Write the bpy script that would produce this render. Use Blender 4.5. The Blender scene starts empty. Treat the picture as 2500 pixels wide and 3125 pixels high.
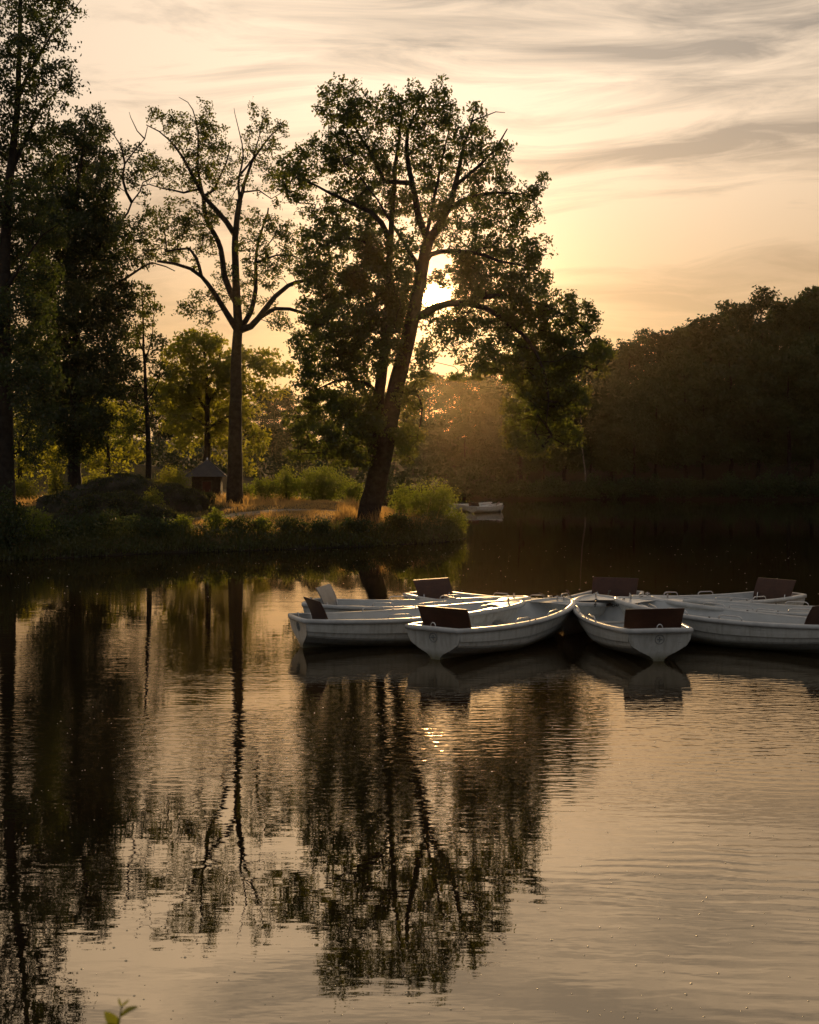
import bpy, math, random
import numpy as np
from mathutils import Vector, Matrix, noise as mnoise

rng = np.random.default_rng(11)
random.seed(11)
R = math.radians
scene = bpy.context.scene
C = scene.collection

# ------------------------------------------------------------------ camera
FPX, HOR, CAMH = 4032.0, 1450.0, 3.38          # focal length in photo pixels, horizon row, eye height over the lake
PITCH = math.atan((1562.5 - HOR) / FPX)
cam_d = bpy.data.cameras.new('camera')
cam_d.sensor_fit = 'VERTICAL'; cam_d.sensor_height = 36.0; cam_d.sensor_width = 28.8
cam_d.lens = FPX / 3125.0 * 36.0
cam_d.clip_start = 0.1; cam_d.clip_end = 3000
cam_d.dof.use_dof = True; cam_d.dof.focus_distance = 45; cam_d.dof.aperture_fstop = 5.6
cam = bpy.data.objects.new('camera', cam_d)
cam.location = (0, 0, CAMH); cam.rotation_euler = (math.pi / 2 - PITCH, 0, 0)
C.objects.link(cam); scene.camera = cam

# ------------------------------------------------------------------ sun, sky, exposure
SUN_AZ, SUN_EL = R(1.07), R(7.65)              # azimuth clockwise from +Y
sd = Vector((math.sin(SUN_AZ) * math.cos(SUN_EL), math.cos(SUN_AZ) * math.cos(SUN_EL), math.sin(SUN_EL)))
sun_d = bpy.data.lights.new('sun', 'SUN')
sun_d.energy = 4.6; sun_d.angle = R(0.53); sun_d.color = (1.0, 0.60, 0.24)
sun = bpy.data.objects.new('sun', sun_d)
sun.rotation_euler = (-sd).to_track_quat('-Z', 'Y').to_euler()
sun.location = (0, 0, 60)
C.objects.link(sun)

scene.view_settings.view_transform = 'Standard'
scene.view_settings.look = 'None'
scene.view_settings.exposure = 0.0
scene.view_settings.gamma = 1.0
scene.view_settings.use_curve_mapping = False
scene.render.engine = 'CYCLES'
cy = scene.cycles
cy.max_bounces = 7; cy.diffuse_bounces = 3; cy.glossy_bounces = 4; cy.transmission_bounces = 4
cy.volume_bounces = 0; cy.transparent_max_bounces = 8
cy.use_denoising = True
cy.caustics_reflective = False; cy.caustics_refractive = False
cy.sample_clamp_indirect = 4.0; cy.sample_clamp_direct = 30.0
cy.use_adaptive_sampling = False

class NT:
    """small helper for node trees"""
    def __init__(s, tree):
        s.t = tree; tree.nodes.clear()
    def n(s, typ, **kw):
        nd = s.t.nodes.new(typ)
        ins = kw.pop('ins', {})
        for k, v in kw.items(): setattr(nd, k, v)
        for k, v in ins.items():
            if hasattr(v, 'is_output') or isinstance(v, bpy.types.NodeSocket): s.t.links.new(v, nd.inputs[k])
            else: nd.inputs[k].default_value = v
        return nd
    def math(s, op, a, b=0.0, c=0.0, clamp=False):
        nd = s.t.nodes.new('ShaderNodeMath'); nd.operation = op; nd.use_clamp = clamp
        for i, v in enumerate((a, b, c)):
            if isinstance(v, bpy.types.NodeSocket): s.t.links.new(v, nd.inputs[i])
            else: nd.inputs[i].default_value = v
        return nd.outputs[0]
    def mix(s, fac, a, b, blend='MIX'):
        nd = s.t.nodes.new('ShaderNodeMix'); nd.data_type = 'RGBA'; nd.blend_type = blend
        for i, v in ((0, fac), (6, a), (7, b)):
            if isinstance(v, bpy.types.NodeSocket): s.t.links.new(v, nd.inputs[i])
            elif i == 0: nd.inputs[0].default_value = v
            else: nd.inputs[i].default_value = (*v, 1) if len(v) == 3 else v
        return nd.outputs[2]
    def ramp(s, fac, stops):
        nd = s.t.nodes.new('ShaderNodeValToRGB'); s.t.links.new(fac, nd.inputs[0])
        el = nd.color_ramp.elements
        while len(el) < len(stops): el.new(0.5)
        for e, (p, c) in zip(el, stops):
            e.position = p; e.color = (*c, 1) if hasattr(c, '__len__') else (c, c, c, 1)
        return nd.outputs[0]
    def link(s, a, b): s.t.links.new(a, b)

world = bpy.data.worlds.new('World'); scene.world = world; world.use_nodes = True
w = NT(world.node_tree)
tc = w.n('ShaderNodeTexCoord').outputs['Generated']
dot = w.n('ShaderNodeVectorMath', operation='DOT_PRODUCT', ins={0: tc, 1: tuple(sd)}).outputs['Value']
theta = w.math('ARCCOSINE', w.math('MINIMUM', dot, 0.9999999))
def expf(scale): return w.math('POWER', 2.71828, w.math('MULTIPLY', theta, -1.0 / scale))
sep = w.n('ShaderNodeSeparateXYZ', ins={0: tc})
dz = w.math('MAXIMUM', sep.outputs[2], 0.0)
sky = w.n('ShaderNodeTexSky', sky_type='NISHITA', sun_disc=False, sun_elevation=SUN_EL, sun_rotation=SUN_AZ,
          altitude=0, air_density=1.0, dust_density=1.0, ozone_density=1.0)
# the thin sheet of high cloud that covers the sky, brighter towards the sun
den = w.math('ADD', dz, 0.24)
px_ = w.math('DIVIDE', sep.outputs[0], den); py_ = w.math('DIVIDE', sep.outputs[1], den)
pl = w.n('ShaderNodeCombineXYZ', ins={0: px_, 1: py_, 2: 0.0}).outputs[0]
warp = w.n('ShaderNodeTexNoise', noise_dimensions='2D', ins={'Vector': pl, 'Scale': 0.9, 'Detail': 2.0})
wv = w.n('ShaderNodeVectorMath', operation='MULTIPLY_ADD', ins={0: warp.outputs['Color'], 1: (0.6, 0.6, 0), 2: pl}).outputs[0]
mp = w.n('ShaderNodeMapping', ins={0: wv, 'Location': (9.3, -3.4, 0), 'Rotation': (0, 0, R(42)), 'Scale': (0.36, 1.5, 1)}).outputs[0]
n1 = w.n('ShaderNodeTexNoise', noise_dimensions='2D', ins={'Vector': mp, 'Scale': 2.6, 'Detail': 7.0, 'Roughness': 0.55}).outputs[0]
mp2 = w.n('ShaderNodeMapping', ins={0: wv, 'Location': (1.1, 8.7, 0), 'Rotation': (0, 0, R(6)), 'Scale': (0.5, 0.9, 1)}).outputs[0]
n2 = w.n('ShaderNodeTexNoise', noise_dimensions='2D', ins={'Vector': mp2, 'Scale': 1.5, 'Detail': 5.0, 'Roughness': 0.55}).outputs[0]
mp3 = w.n('ShaderNodeMapping', ins={0: wv, 'Location': (2.7, 5.2, 0), 'Rotation': (0, 0, R(30)), 'Scale': (0.9, 2.6, 1)}).outputs[0]
n3 = w.n('ShaderNodeTexNoise', noise_dimensions='2D', ins={'Vector': mp3, 'Scale': 5.0, 'Detail': 6.0, 'Roughness': 0.62, 'Distortion': 0.4}).outputs[0]
streak = w.math('ADD', w.math('ADD', w.math('MULTIPLY', n1, 0.40), w.math('MULTIPLY', n2, 0.32)), w.math('MULTIPLY', n3, 0.28))
thick = w.ramp(streak, [(0.42, 0.0), (0.49, 0.5), (0.565, 1.0)])          # 0 thick grey .. 1 thin bright
lum = w.math('ADD', 0.02, w.math('ADD', w.math('MULTIPLY', expf(0.80), 0.67), w.math('MULTIPLY', expf(0.08), 0.16)))
up_ = w.n('ShaderNodeMapRange', interpolation_type='SMOOTHSTEP', ins={'Value': dz, 'From Min': 0.06, 'From Max': 0.32}).outputs[0]
hi = w.mix(up_, (1.14, 0.70, 0.33), (1.88, 1.48, 1.09))
grey = w.mix(up_, (1.02, 0.64, 0.32), (0.72, 0.62, 0.52))
cc = w.mix(thick, grey, hi)
cl = w.n('ShaderNodeVectorMath', operation='SCALE', ins={0: cc, 'Scale': lum}).outputs[0]
skyc = w.n('ShaderNodeVectorMath', operation='SCALE', ins={0: sky.outputs[0], 'Scale': 0.003}).outputs[0]
disc = w.math('MULTIPLY', w.math('LESS_THAN', theta, R(0.55)), 22.0)
halo = w.math('ADD', w.math('MULTIPLY', expf(0.011), 3.5), w.math('ADD', w.math('MULTIPLY', expf(0.22), 0.26), w.math('MULTIPLY', expf(0.032), 1.3)))
sunc = w.n('ShaderNodeVectorMath', operation='SCALE', ins={0: (1.0, 0.60, 0.26), 'Scale': w.math('ADD', disc, halo)}).outputs[0]
away = w.n('ShaderNodeMapRange', interpolation_type='SMOOTHSTEP', ins={'Value': dot, 'From Min': 0.92, 'From Max': -0.3, 'To Min': 0.02, 'To Max': 1.0}).outputs[0]
cool = w.n('ShaderNodeVectorMath', operation='SCALE', ins={0: (0.128, 0.142, 0.160), 'Scale': away}).outputs[0]
cl = w.n('ShaderNodeVectorMath', operation='ADD', ins={0: cl, 1: cool}).outputs[0]
tot = w.n('ShaderNodeVectorMath', operation='ADD', ins={0: cl, 1: skyc}).outputs[0]
tot = w.n('ShaderNodeVectorMath', operation='ADD', ins={0: tot, 1: sunc}).outputs[0]
bg = w.n('ShaderNodeBackground', ins={'Color': tot, 'Strength': 1.0})
w.link(bg.outputs[0], w.n('ShaderNodeOutputWorld').inputs[0])

# ------------------------------------------------------------------ helpers
def P(x, y, D):
    """photo pixel (2500 x 3125) at the upright plane Y = D -> a point in metres"""
    u = (x - 1250.0) / FPX; v = (1562.5 - y) / FPX
    dx, dy, dzz = u, math.cos(PITCH) + v * math.sin(PITCH), -math.sin(PITCH) + v * math.cos(PITCH)
    k = D / dy
    return np.array((dx * k, D, CAMH + dzz * k))

def G(x, y, z):
    """photo pixel on the level plane z"""
    u = (x - 1250.0) / FPX; v = (1562.5 - y) / FPX
    dx, dy, dzz = u, math.cos(PITCH) + v * math.sin(PITCH), -math.sin(PITCH) + v * math.cos(PITCH)
    k = (z - CAMH) / dzz
    return np.array((dx * k, dy * k, z))

def to_px(p):
    p = np.atleast_2d(p); y = p[:, 1]; z = p[:, 2] - CAMH
    d = y * math.cos(PITCH) - z * math.sin(PITCH)
    up = y * math.sin(PITCH) + z * math.cos(PITCH)
    return np.stack([1250 + FPX * p[:, 0] / d, 1562.5 - FPX * up / d], 1)

def mesh_obj(name, verts, faces, mat=None, parent=None, smooth=False, loc=None):
    me = bpy.data.meshes.new(name)
    v = np.asarray(verts, np.float32)
    if isinstance(faces, np.ndarray) and faces.ndim == 2:
        k = faces.shape[1]; nf = len(faces)
        me.vertices.add(len(v)); me.vertices.foreach_set('co', v.ravel())
        me.loops.add(nf * k); me.loops.foreach_set('vertex_index', faces.astype(np.int32).ravel())
        me.polygons.add(nf)
        me.polygons.foreach_set('loop_start', np.arange(0, nf * k, k, dtype=np.int32))
        me.polygons.foreach_set('loop_total', np.full(nf, k, np.int32))
        me.update(calc_edges=True); me.validate()
    else:
        me.from_pydata([tuple(map(float, q)) for q in v], [], [tuple(int(i) for i in f) for f in faces]); me.update()
    if smooth: me.polygons.foreach_set('use_smooth', np.ones(len(me.polygons), bool))
    if mat: me.materials.append(mat)
    o = bpy.data.objects.new(name, me); C.objects.link(o)
    if parent: o.parent = parent
    if loc is not None: o.location = loc
    return o

def empty(name, loc=(0, 0, 0), rz=0.0):
    o = bpy.data.objects.new(name, None); C.objects.link(o)
    o.location = tuple(map(float, loc)); o.rotation_euler = (0, 0, rz); o.empty_display_size = 0.2
    return o

def tag(o, label=None, cat=None, group=None, kind=None):
    if label: o['label'] = label
    if cat: o['category'] = cat
    if group: o['group'] = group
    if kind: o['kind'] = kind
    return o

def copy_tree(o, parent=None):
    c = o.copy(); C.objects.link(c); c.parent = parent
    for ch in list(o.children): copy_tree(ch, c)
    return c

class MB:
    """collects polygons into one mesh"""
    def __init__(s): s.v = []; s.f = []
    def add(s, v, f):
        b = len(s.v); s.v += [tuple(map(float, q)) for q in v]; s.f += [tuple(i + b for i in q) for q in f]
    def box(s, c, h, rot=None):
        pts = [Vector((sx * h[0], sy * h[1], sz * h[2])) for sx in (-1, 1) for sy in (-1, 1) for sz in (-1, 1)]
        if rot is not None: pts = [rot @ p for p in pts]
        c = Vector(c)
        s.add([c + p for p in pts], [(0, 1, 3, 2), (4, 6, 7, 5), (0, 4, 5, 1), (2, 3, 7, 6), (0, 2, 6, 4), (1, 5, 7, 3)])
    def tube(s, pts, rad, n=6, closed=False, cap=True):
        pts = [np.asarray(p, float) for p in pts]; m = len(pts)
        rad = [rad] * m if np.isscalar(rad) else list(rad)
        vs = []; prev = None
        for i in range(m):
            a = pts[(i - 1) % m] if (closed or i > 0) else pts[i]
            b = pts[(i + 1) % m] if (closed or i < m - 1) else pts[i]
            t = b - a; t /= (np.linalg.norm(t) + 1e-9)
            if prev is None:
                ref = np.array((0, 0, 1.0)) if abs(t[2]) < 0.9 else np.array((1.0, 0, 0))
                u = np.cross(t, ref)
            else: u = prev - t * prev.dot(t)
            u /= (np.linalg.norm(u) + 1e-9); prev = u; vv = np.cross(t, u)
            for k in range(n):
                ang = 2 * math.pi * k / n
                vs.append(pts[i] + rad[i] * (math.cos(ang) * u + math.sin(ang) * vv))
        fs = []
        for i in range(m if closed else m - 1):
            j = (i + 1) % m
            for k in range(n):
                l = (k + 1) % n
                fs.append((i * n + k, i * n + l, j * n + l, j * n + k))
        if cap and not closed:
            fs.append(tuple(range(n - 1, -1, -1))); fs.append(tuple((m - 1) * n + k for k in range(n)))
        s.add(vs, fs)
    def build(s, name, mat, parent=None, smooth=False, loc=None):
        return mesh_obj(name, s.v, s.f, mat, parent, smooth, loc)

def crom(pts, step):
    """Catmull-Rom curve through pts, resampled at about step"""
    p = np.asarray(pts, float)
    if len(p) == 2:
        n = max(2, int(np.linalg.norm(p[1] - p[0]) / step) + 1)
        return np.linspace(p[0], p[1], n)
    q = np.vstack([2 * p[0] - p[1], p, 2 * p[-1] - p[-2]]); out = []
    for i in range(1, len(q) - 2):
        n = max(1, int(np.linalg.norm(q[i + 1] - q[i]) / step))
        for k in range(n):
            t = k / n
            out.append(0.5 * ((2 * q[i]) + (q[i + 1] - q[i - 1]) * t + (2 * q[i - 1] - 5 * q[i] + 4 * q[i + 1] - q[i + 2]) * t * t
                              + (-q[i - 1] + 3 * q[i] - 3 * q[i + 1] + q[i + 2]) * t ** 3))
    out.append(q[-2]); return np.array(out)

# ------------------------------------------------------------------ materials
def new_mat(name):
    m = bpy.data.materials.new(name); m.use_nodes = True
    t = NT(m.node_tree); out = t.n('ShaderNodeOutputMaterial')
    return m, t, out

def principled(name, col, rough=0.6, spec=0.5, metal=0.0, var=0.0, scale=6.0, bump=0.0, bscale=30.0, col2=None, coord='Object'):
    m, t, out = new_mat(name)
    b = t.n('ShaderNodeBsdfPrincipled', ins={'Roughness': rough, 'Metallic': metal, 'Specular IOR Level': spec})
    tcn = t.n('ShaderNodeTexCoord').outputs[coord]
    if col2 or var:
        nz = t.n('ShaderNodeTexNoise', ins={'Vector': tcn, 'Scale': scale, 'Detail': 5.0, 'Roughness': 0.6}).outputs[0]
        c2 = col2 or tuple(c * (1 - var) for c in col)
        t.link(t.mix(t.ramp(nz, [(0.35, 0.0), (0.65, 1.0)]), col, c2), b.inputs['Base Color'])
    else: b.inputs['Base Color'].default_value = (*col, 1)
    if bump:
        nb = t.n('ShaderNodeTexNoise', ins={'Vector': tcn, 'Scale': bscale, 'Detail': 4.0}).outputs[0]
        t.link(t.n('ShaderNodeBump', ins={'Height': nb, 'Strength': bump, 'Distance': 0.05}).outputs[0], b.inputs['Normal'])
    t.link(b.outputs[0], out.inputs[0]); return m

def leaf_mat(name, c1, c2, trans, tfac=0.45, scale=0.6, per_tree=0.0):
    m, t, out = new_mat(name)
    geo = t.n('ShaderNodeNewGeometry').outputs['Position']
    nz = t.n('ShaderNodeTexNoise', ins={'Vector': geo, 'Scale': scale, 'Detail': 3.0}).outputs[0]
    isl = t.n('ShaderNodeNewGeometry').outputs['Random Per Island']
    f = t.math('ADD', t.math('MULTIPLY', t.ramp(nz, [(0.35, 0.0), (0.65, 1.0)]), 0.55), t.math('MULTIPLY', isl, 0.45))
    col = t.mix(f, c1, c2)
    if per_tree:
        rnd = t.n('ShaderNodeObjectInfo').outputs['Random']
        col = t.mix(t.math('MULTIPLY', rnd, per_tree), col, tuple(x * 0.35 for x in c1))
        col = t.mix(t.math('MULTIPLY', t.math('FRACT', t.math('MULTIPLY', rnd, 7.3)), per_tree * 0.6), col, (0.050, 0.078, 0.026))
    d = t.n('ShaderNodeBsdfDiffuse', ins={'Color': col, 'Roughness': 0.6})
    tcol = t.mix(f, tuple(x * 0.75 for x in trans), trans)
    tr = t.n('ShaderNodeBsdfTranslucent', ins={'Color': tcol})
    g = t.n('ShaderNodeBsdfGlossy', ins={'Color': (1, 1, 1, 1), 'Roughness': 0.42})
    s1 = t.n('ShaderNodeMixShader', ins={0: tfac, 1: d.outputs[0], 2: tr.outputs[0]})
    s2 = t.n('ShaderNodeMixShader', ins={0: 0.03, 1: s1.outputs[0], 2: g.outputs[0]})
    t.link(s2.outputs[0], out.inputs[0]); return m

M = {}
M['bark'] = principled('oak_bark', (0.058, 0.046, 0.036), 0.95, 0.15, var=0.6, scale=4.0, bump=0.9, bscale=9.0)
M['bark_dark'] = principled('dark_bark', (0.05, 0.042, 0.034), 0.95, 0.15, var=0.5, scale=4.0, bump=0.6, bscale=9.0)
M['bark_pale'] = principled('birch_bark', (0.24, 0.22, 0.18), 0.8, 0.2, var=0.5, scale=3.0)
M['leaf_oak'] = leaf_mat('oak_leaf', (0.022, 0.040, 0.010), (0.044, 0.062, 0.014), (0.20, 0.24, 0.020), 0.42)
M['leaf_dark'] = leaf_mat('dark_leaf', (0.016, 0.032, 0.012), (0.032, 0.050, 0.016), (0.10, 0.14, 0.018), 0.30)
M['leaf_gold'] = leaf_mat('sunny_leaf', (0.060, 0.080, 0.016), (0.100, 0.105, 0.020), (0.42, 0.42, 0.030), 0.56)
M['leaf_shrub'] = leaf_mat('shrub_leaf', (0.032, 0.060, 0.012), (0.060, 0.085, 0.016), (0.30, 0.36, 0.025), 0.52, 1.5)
M['leaf_far'] = leaf_mat('forest_leaf', (0.026, 0.056, 0.017), (0.046, 0.082, 0.021), (0.052, 0.082, 0.012), 0.34, 0.35, 0.85)
M['leaf_near'] = leaf_mat('shoot_leaf', (0.08, 0.11, 0.015), (0.12, 0.14, 0.02), (0.32, 0.36, 0.04), 0.5, 12.0)
M['dry_grass'] = leaf_mat('dry_grass', (0.26, 0.17, 0.06), (0.36, 0.25, 0.09), (0.70, 0.44, 0.14), 0.62, 0.8)
M['green_grass'] = leaf_mat('bank_grass', (0.040, 0.060, 0.016), (0.075, 0.085, 0.022), (0.17, 0.17, 0.03), 0.40, 1.0)

def water_mat():
    m, t, out = new_mat('lake_water')
    b = t.n('ShaderNodeBsdfPrincipled', ins={'Base Color': (0.014, 0.010, 0.005, 1), 'Roughness': 0.0, 'IOR': 5.0, 'Specular IOR Level': 0.5, 'Specular Tint': (1.0, 0.88, 0.70, 1)})
    pos = t.n('ShaderNodeNewGeometry').outputs['Position']
    sp = t.n('ShaderNodeSeparateXYZ', ins={0: pos})
    def noise(scale, sx, sy, detail=2.0, rot=0.0, loc=(0, 0, 0)):
        mpn = t.n('ShaderNodeMapping', ins={0: pos, 'Location': loc, 'Rotation': (0, 0, rot), 'Scale': (sx, sy, 1)}).outputs[0]
        return t.n('ShaderNodeTexNoise', noise_dimensions='2D', ins={'Vector': mpn, 'Scale': scale, 'Detail': detail, 'Roughness': 0.5}).outputs[0]
    small = noise(1.0, 2.6, 8.0, 2.0, R(4))             # short ripples, crests lying across the view
    tiny = noise(1.0, 9.0, 20.0, 1.0, R(-6))
    big = noise(1.0, 0.55, 1.5, 2.0, R(-3))
    # regular wavelets spreading on the right
    wv = t.n('ShaderNodeMapping', ins={0: pos, 'Rotation': (0, 0, R(7)), 'Scale': (1, 1, 1)}).outputs[0]
    wave = t.n('ShaderNodeTexWave', wave_type='BANDS', bands_direction='Y', wave_profile='SIN',
               ins={'Vector': wv, 'Scale': 1.35, 'Distortion': 5.0, 'Detail': 2.0, 'Detail Scale': 0.8}).outputs['Fac']
    patch = t.ramp(noise(1.0, 0.10, 0.16, 2.0, 0.3, (4, 2, 0)), [(0.36, 0.12), (0.62, 1.0)])
    calm = t.n('ShaderNodeMapRange', interpolation_type='SMOOTHSTEP', ins={'Value': sp.outputs[1], 'From Min': 8.5, 'From Max': 17.0, 'To Min': 0.20, 'To Max': 1.0}).outputs[0]
    far = t.n('ShaderNodeMapRange', interpolation_type='SMOOTHSTEP', ins={'Value': sp.outputs[1], 'From Min': 20.0, 'From Max': 50.0, 'To Min': 1.0, 'To Max': 0.13}).outputs[0]
    wr = t.n('ShaderNodeMapRange', interpolation_type='SMOOTHSTEP', ins={'Value': sp.outputs[0], 'From Min': -1.0, 'From Max': 5.0, 'To Min': 0.06, 'To Max': 0.55}).outputs[0]
    h = t.math('ADD', t.math('MULTIPLY', small, 0.0028), t.math('MULTIPLY', tiny, 0.00030))
    mid = t.math('MULTIPLY', t.n('ShaderNodeMapRange', interpolation_type='SMOOTHSTEP', ins={'Value': sp.outputs[1], 'From Min': 13.0, 'From Max': 17.0}).outputs[0], t.n('ShaderNodeMapRange', interpolation_type='SMOOTHSTEP', ins={'Value': sp.outputs[1], 'From Min': 29.0, 'From Max': 22.0}).outputs[0])
    h = t.math('MULTIPLY', h, t.math('MULTIPLY', patch, t.math('MULTIPLY_ADD', mid, 0.6, 1.0)))
    h = t.math('ADD', h, t.math('MULTIPLY', big, 0.0026))
    h = t.math('MULTIPLY', h, t.math('MULTIPLY', calm, far))
    wp = t.math('MULTIPLY', t.math('MULTIPLY', wr, 0.0022), t.math('MULTIPLY', far, t.ramp(noise(1.0, 0.16, 0.22, 2.0, -0.4, (7, 9, 0)), [(0.38, 0.1), (0.62, 1.0)])))
    h = t.math('ADD', h, t.math('MULTIPLY', wave, wp))
    bp = t.n('ShaderNodeBump', ins={'Height': h, 'Strength': 1.0, 'Distance': 1.0})
    t.link(bp.outputs[0], b.inputs['Normal'])
    t.link(b.outputs[0], out.inputs[0]); return m
M['water'] = water_mat()

def ground_mat():
    m, t, out = new_mat('lakeside_ground')
    b = t.n('ShaderNodeBsdfPrincipled', ins={'Roughness': 0.95, 'Specular IOR Level': 0.1})
    pos = t.n('ShaderNodeNewGeometry').outputs['Position']
    nz = t.n('ShaderNodeTexNoise', ins={'Vector': pos, 'Scale': 0.35, 'Detail': 6.0, 'Roughness': 0.65}).outputs[0]
    nf = t.n('ShaderNodeTexNoise', ins={'Vector': pos, 'Scale': 6.0, 'Detail': 4.0}).outputs[0]
    c = t.mix(t.ramp(nz, [(0.40, 0.0), (0.60, 1.0)]), (0.16, 0.105, 0.045), (0.085, 0.08, 0.028))
    c = t.mix(t.math('MULTIPLY', nf, 0.6), c, (0.07, 0.05, 0.03))
    sxyz = t.n('ShaderNodeSeparateXYZ', ins={0: pos}); z = sxyz.outputs[2]
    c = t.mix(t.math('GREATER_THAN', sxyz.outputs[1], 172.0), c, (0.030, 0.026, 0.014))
    wet = t.n('ShaderNodeMapRange', ins={'Value': z, 'From Min': 0.05, 'From Max': 0.5}).outputs[0]
    c = t.mix(wet, (0.03, 0.024, 0.016), c)
    t.link(c, b.inputs['Base Color'])
    t.link(t.n('ShaderNodeBump', ins={'Height': nf, 'Strength': 0.8, 'Distance': 0.1}).outputs[0], b.inputs['Normal'])
    t.link(b.outputs[0], out.inputs[0]); return m
M['ground'] = ground_mat()
M['path'] = principled('gravel_path', (0.38, 0.30, 0.21), 0.95, 0.1, var=0.35, scale=2.0, bump=0.4, bscale=20)

def hull_mat():
    m, t, out = new_mat('white_hull_gelcoat')
    b = t.n('ShaderNodeBsdfPrincipled', ins={'Roughness': 0.32, 'Specular IOR Level': 0.45})
    oc = t.n('ShaderNodeTexCoord').outputs['Object']
    z = t.n('ShaderNodeSeparateXYZ', ins={0: oc}).outputs[2]
    rnd = t.math('MULTIPLY', t.n('ShaderNodeObjectInfo').outputs['Random'], 37.0)
    sh = t.n('ShaderNodeCombineXYZ', ins={0: rnd, 1: rnd, 2: 0.0}).outputs[0]
    oc2 = t.n('ShaderNodeVectorMath', operation='ADD', ins={0: oc, 1: sh}).outputs[0]
    drip = t.n('ShaderNodeTexNoise', ins={'Vector': t.n('ShaderNodeMapping', ins={0: oc2, 'Scale': (14, 14, 0.8)}).outputs[0], 'Scale': 1.0, 'Detail': 3.0}).outputs[0]
    scuff = t.n('ShaderNodeTexNoise', ins={'Vector': t.n('ShaderNodeMapping', ins={0: oc2, 'Scale': (2.5, 2.5, 16)}).outputs[0], 'Scale': 1.0, 'Detail': 5.0, 'Roughness': 0.7}).outputs[0]
    mpn = t.n('ShaderNodeMapping', ins={0: oc2, 'Scale': (3, 3, 1.2)}).outputs[0]
    nz = t.n('ShaderNodeTexNoise', ins={'Vector': mpn, 'Scale': 3.0, 'Detail': 6.0, 'Roughness': 0.65}).outputs[0]
    fine = t.n('ShaderNodeTexNoise', ins={'Vector': oc, 'Scale': 40.0, 'Detail': 3.0}).outputs[0]
    base = t.mix(t.ramp(nz, [(0.35, 0.0), (0.7, 1.0)]), (0.66, 0.66, 0.62), (0.52, 0.52, 0.47))
    lvl = t.math('ADD', z, t.math('MULTIPLY', t.math('SUBTRACT', nz, 0.5), 0.22))
    algae = t.n('ShaderNodeMapRange', ins={'Value': lvl, 'From Min': 0.02, 'From Max': 0.17, 'To Min': 1.0, 'To Max': 0.0}).outputs[0]
    c = t.mix(t.math('MULTIPLY', algae, 0.85), base, (0.16, 0.15, 0.07))
    c = t.mix(t.math('MULTIPLY', t.ramp(drip, [(0.52, 0.0), (0.70, 1.0)]), 0.38), c, (0.27, 0.25, 0.18))
    c = t.mix(t.math('MULTIPLY', t.ramp(scuff, [(0.60, 0.0), (0.70, 1.0)]), 0.45), c, (0.22, 0.21, 0.19))
    c = t.mix(t.math('MULTIPLY', t.ramp(fine, [(0.60, 0.0), (0.72, 1.0)]), 0.25), c, (0.25, 0.23, 0.18))
    t.link(c, b.inputs['Base Color'])
    t.link(b.outputs[0], out.inputs[0]); return m
M['hull'] = hull_mat()
M['rim'] = principled('grey_white_gunwale', (0.60, 0.61, 0.60), 0.24, 0.5, var=0.25, scale=5.0)
M['inner'] = principled('pale_inner_shell', (0.60, 0.62, 0.62), 0.45, 0.4, var=0.15, scale=3.0)
M['maroon'] = principled('maroon_seat_panel', (0.070, 0.028, 0.017), 0.55, 0.35, var=0.35, scale=4.0)
M['grey_panel'] = principled('lit_grey_seat_panel', (0.30, 0.28, 0.26), 0.38, 0.5, var=0.3, scale=4.0)  # light on the one lit seat back is put into this paler grey
M['steel'] = principled('polished_steel', (0.62, 0.62, 0.62), 0.22, 0.5, metal=1.0)
M['dark_metal'] = principled('dark_chain_steel', (0.10, 0.09, 0.08), 0.5, 0.5, metal=0.8)
M['emblem'] = principled('faded_grey_emblem', (0.30, 0.31, 0.30), 0.6, 0.3)
M['thwart'] = principled('grey_thwart', (0.40, 0.40, 0.38), 0.5, 0.3, var=0.3, scale=4.0)
M['timber'] = principled('weathered_timber', (0.13, 0.10, 0.075), 0.85, 0.2, var=0.5, scale=6.0, bump=0.4)
M['rock'] = principled('mossy_rock', (0.075, 0.062, 0.050), 0.95, 0.15, scale=1.3, col2=(0.022, 0.024, 0.010), bump=0.9, bscale=4.0)
M['moss'] = leaf_mat('moss_fringe', (0.020, 0.032, 0.010), (0.036, 0.046, 0.013), (0.12, 0.12, 0.02), 0.3, 2.0)
M['slate'] = principled('slate_shingle', (0.085, 0.087, 0.095), 0.6, 0.4, var=0.35, scale=3.0, bump=0.3)
M['brick'] = principled('dark_brick_wall', (0.085, 0.060, 0.044), 0.9, 0.2, var=0.5, scale=5.0, bump=0.4)
M['door'] = principled('red_brown_door', (0.12, 0.042, 0.028), 0.7, 0.3, var=0.4, scale=3.0)
M['speck'] = principled('floating_speck', (0.62, 0.52, 0.34), 0.35, 0.6)

# ------------------------------------------------------------------ the ground and the lake
LAKE = np.array([(-48, 4.0), (-10, 4.05), (30, 4), (90, 4), (97, 60), (90, 120), (76, 165), (58, 183), (44, 182), (30, 184), (18, 183),
                 (8, 186), (-4, 190), (-12, 180), (-13, 162), (-7, 140), (-2, 120), (0.8, 100), (2.0, 88), (3.0, 78), (2.9, 71.0), (2.4, 67.6),
                 (0.7, 65.2), (-2.3, 62.4), (-5.2, 60.2), (-8, 58.6), (-10.8, 57.2), (-13.5, 54.5), (-16.5, 51.5), (-24, 47.5), (-48, 44)], float)

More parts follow.
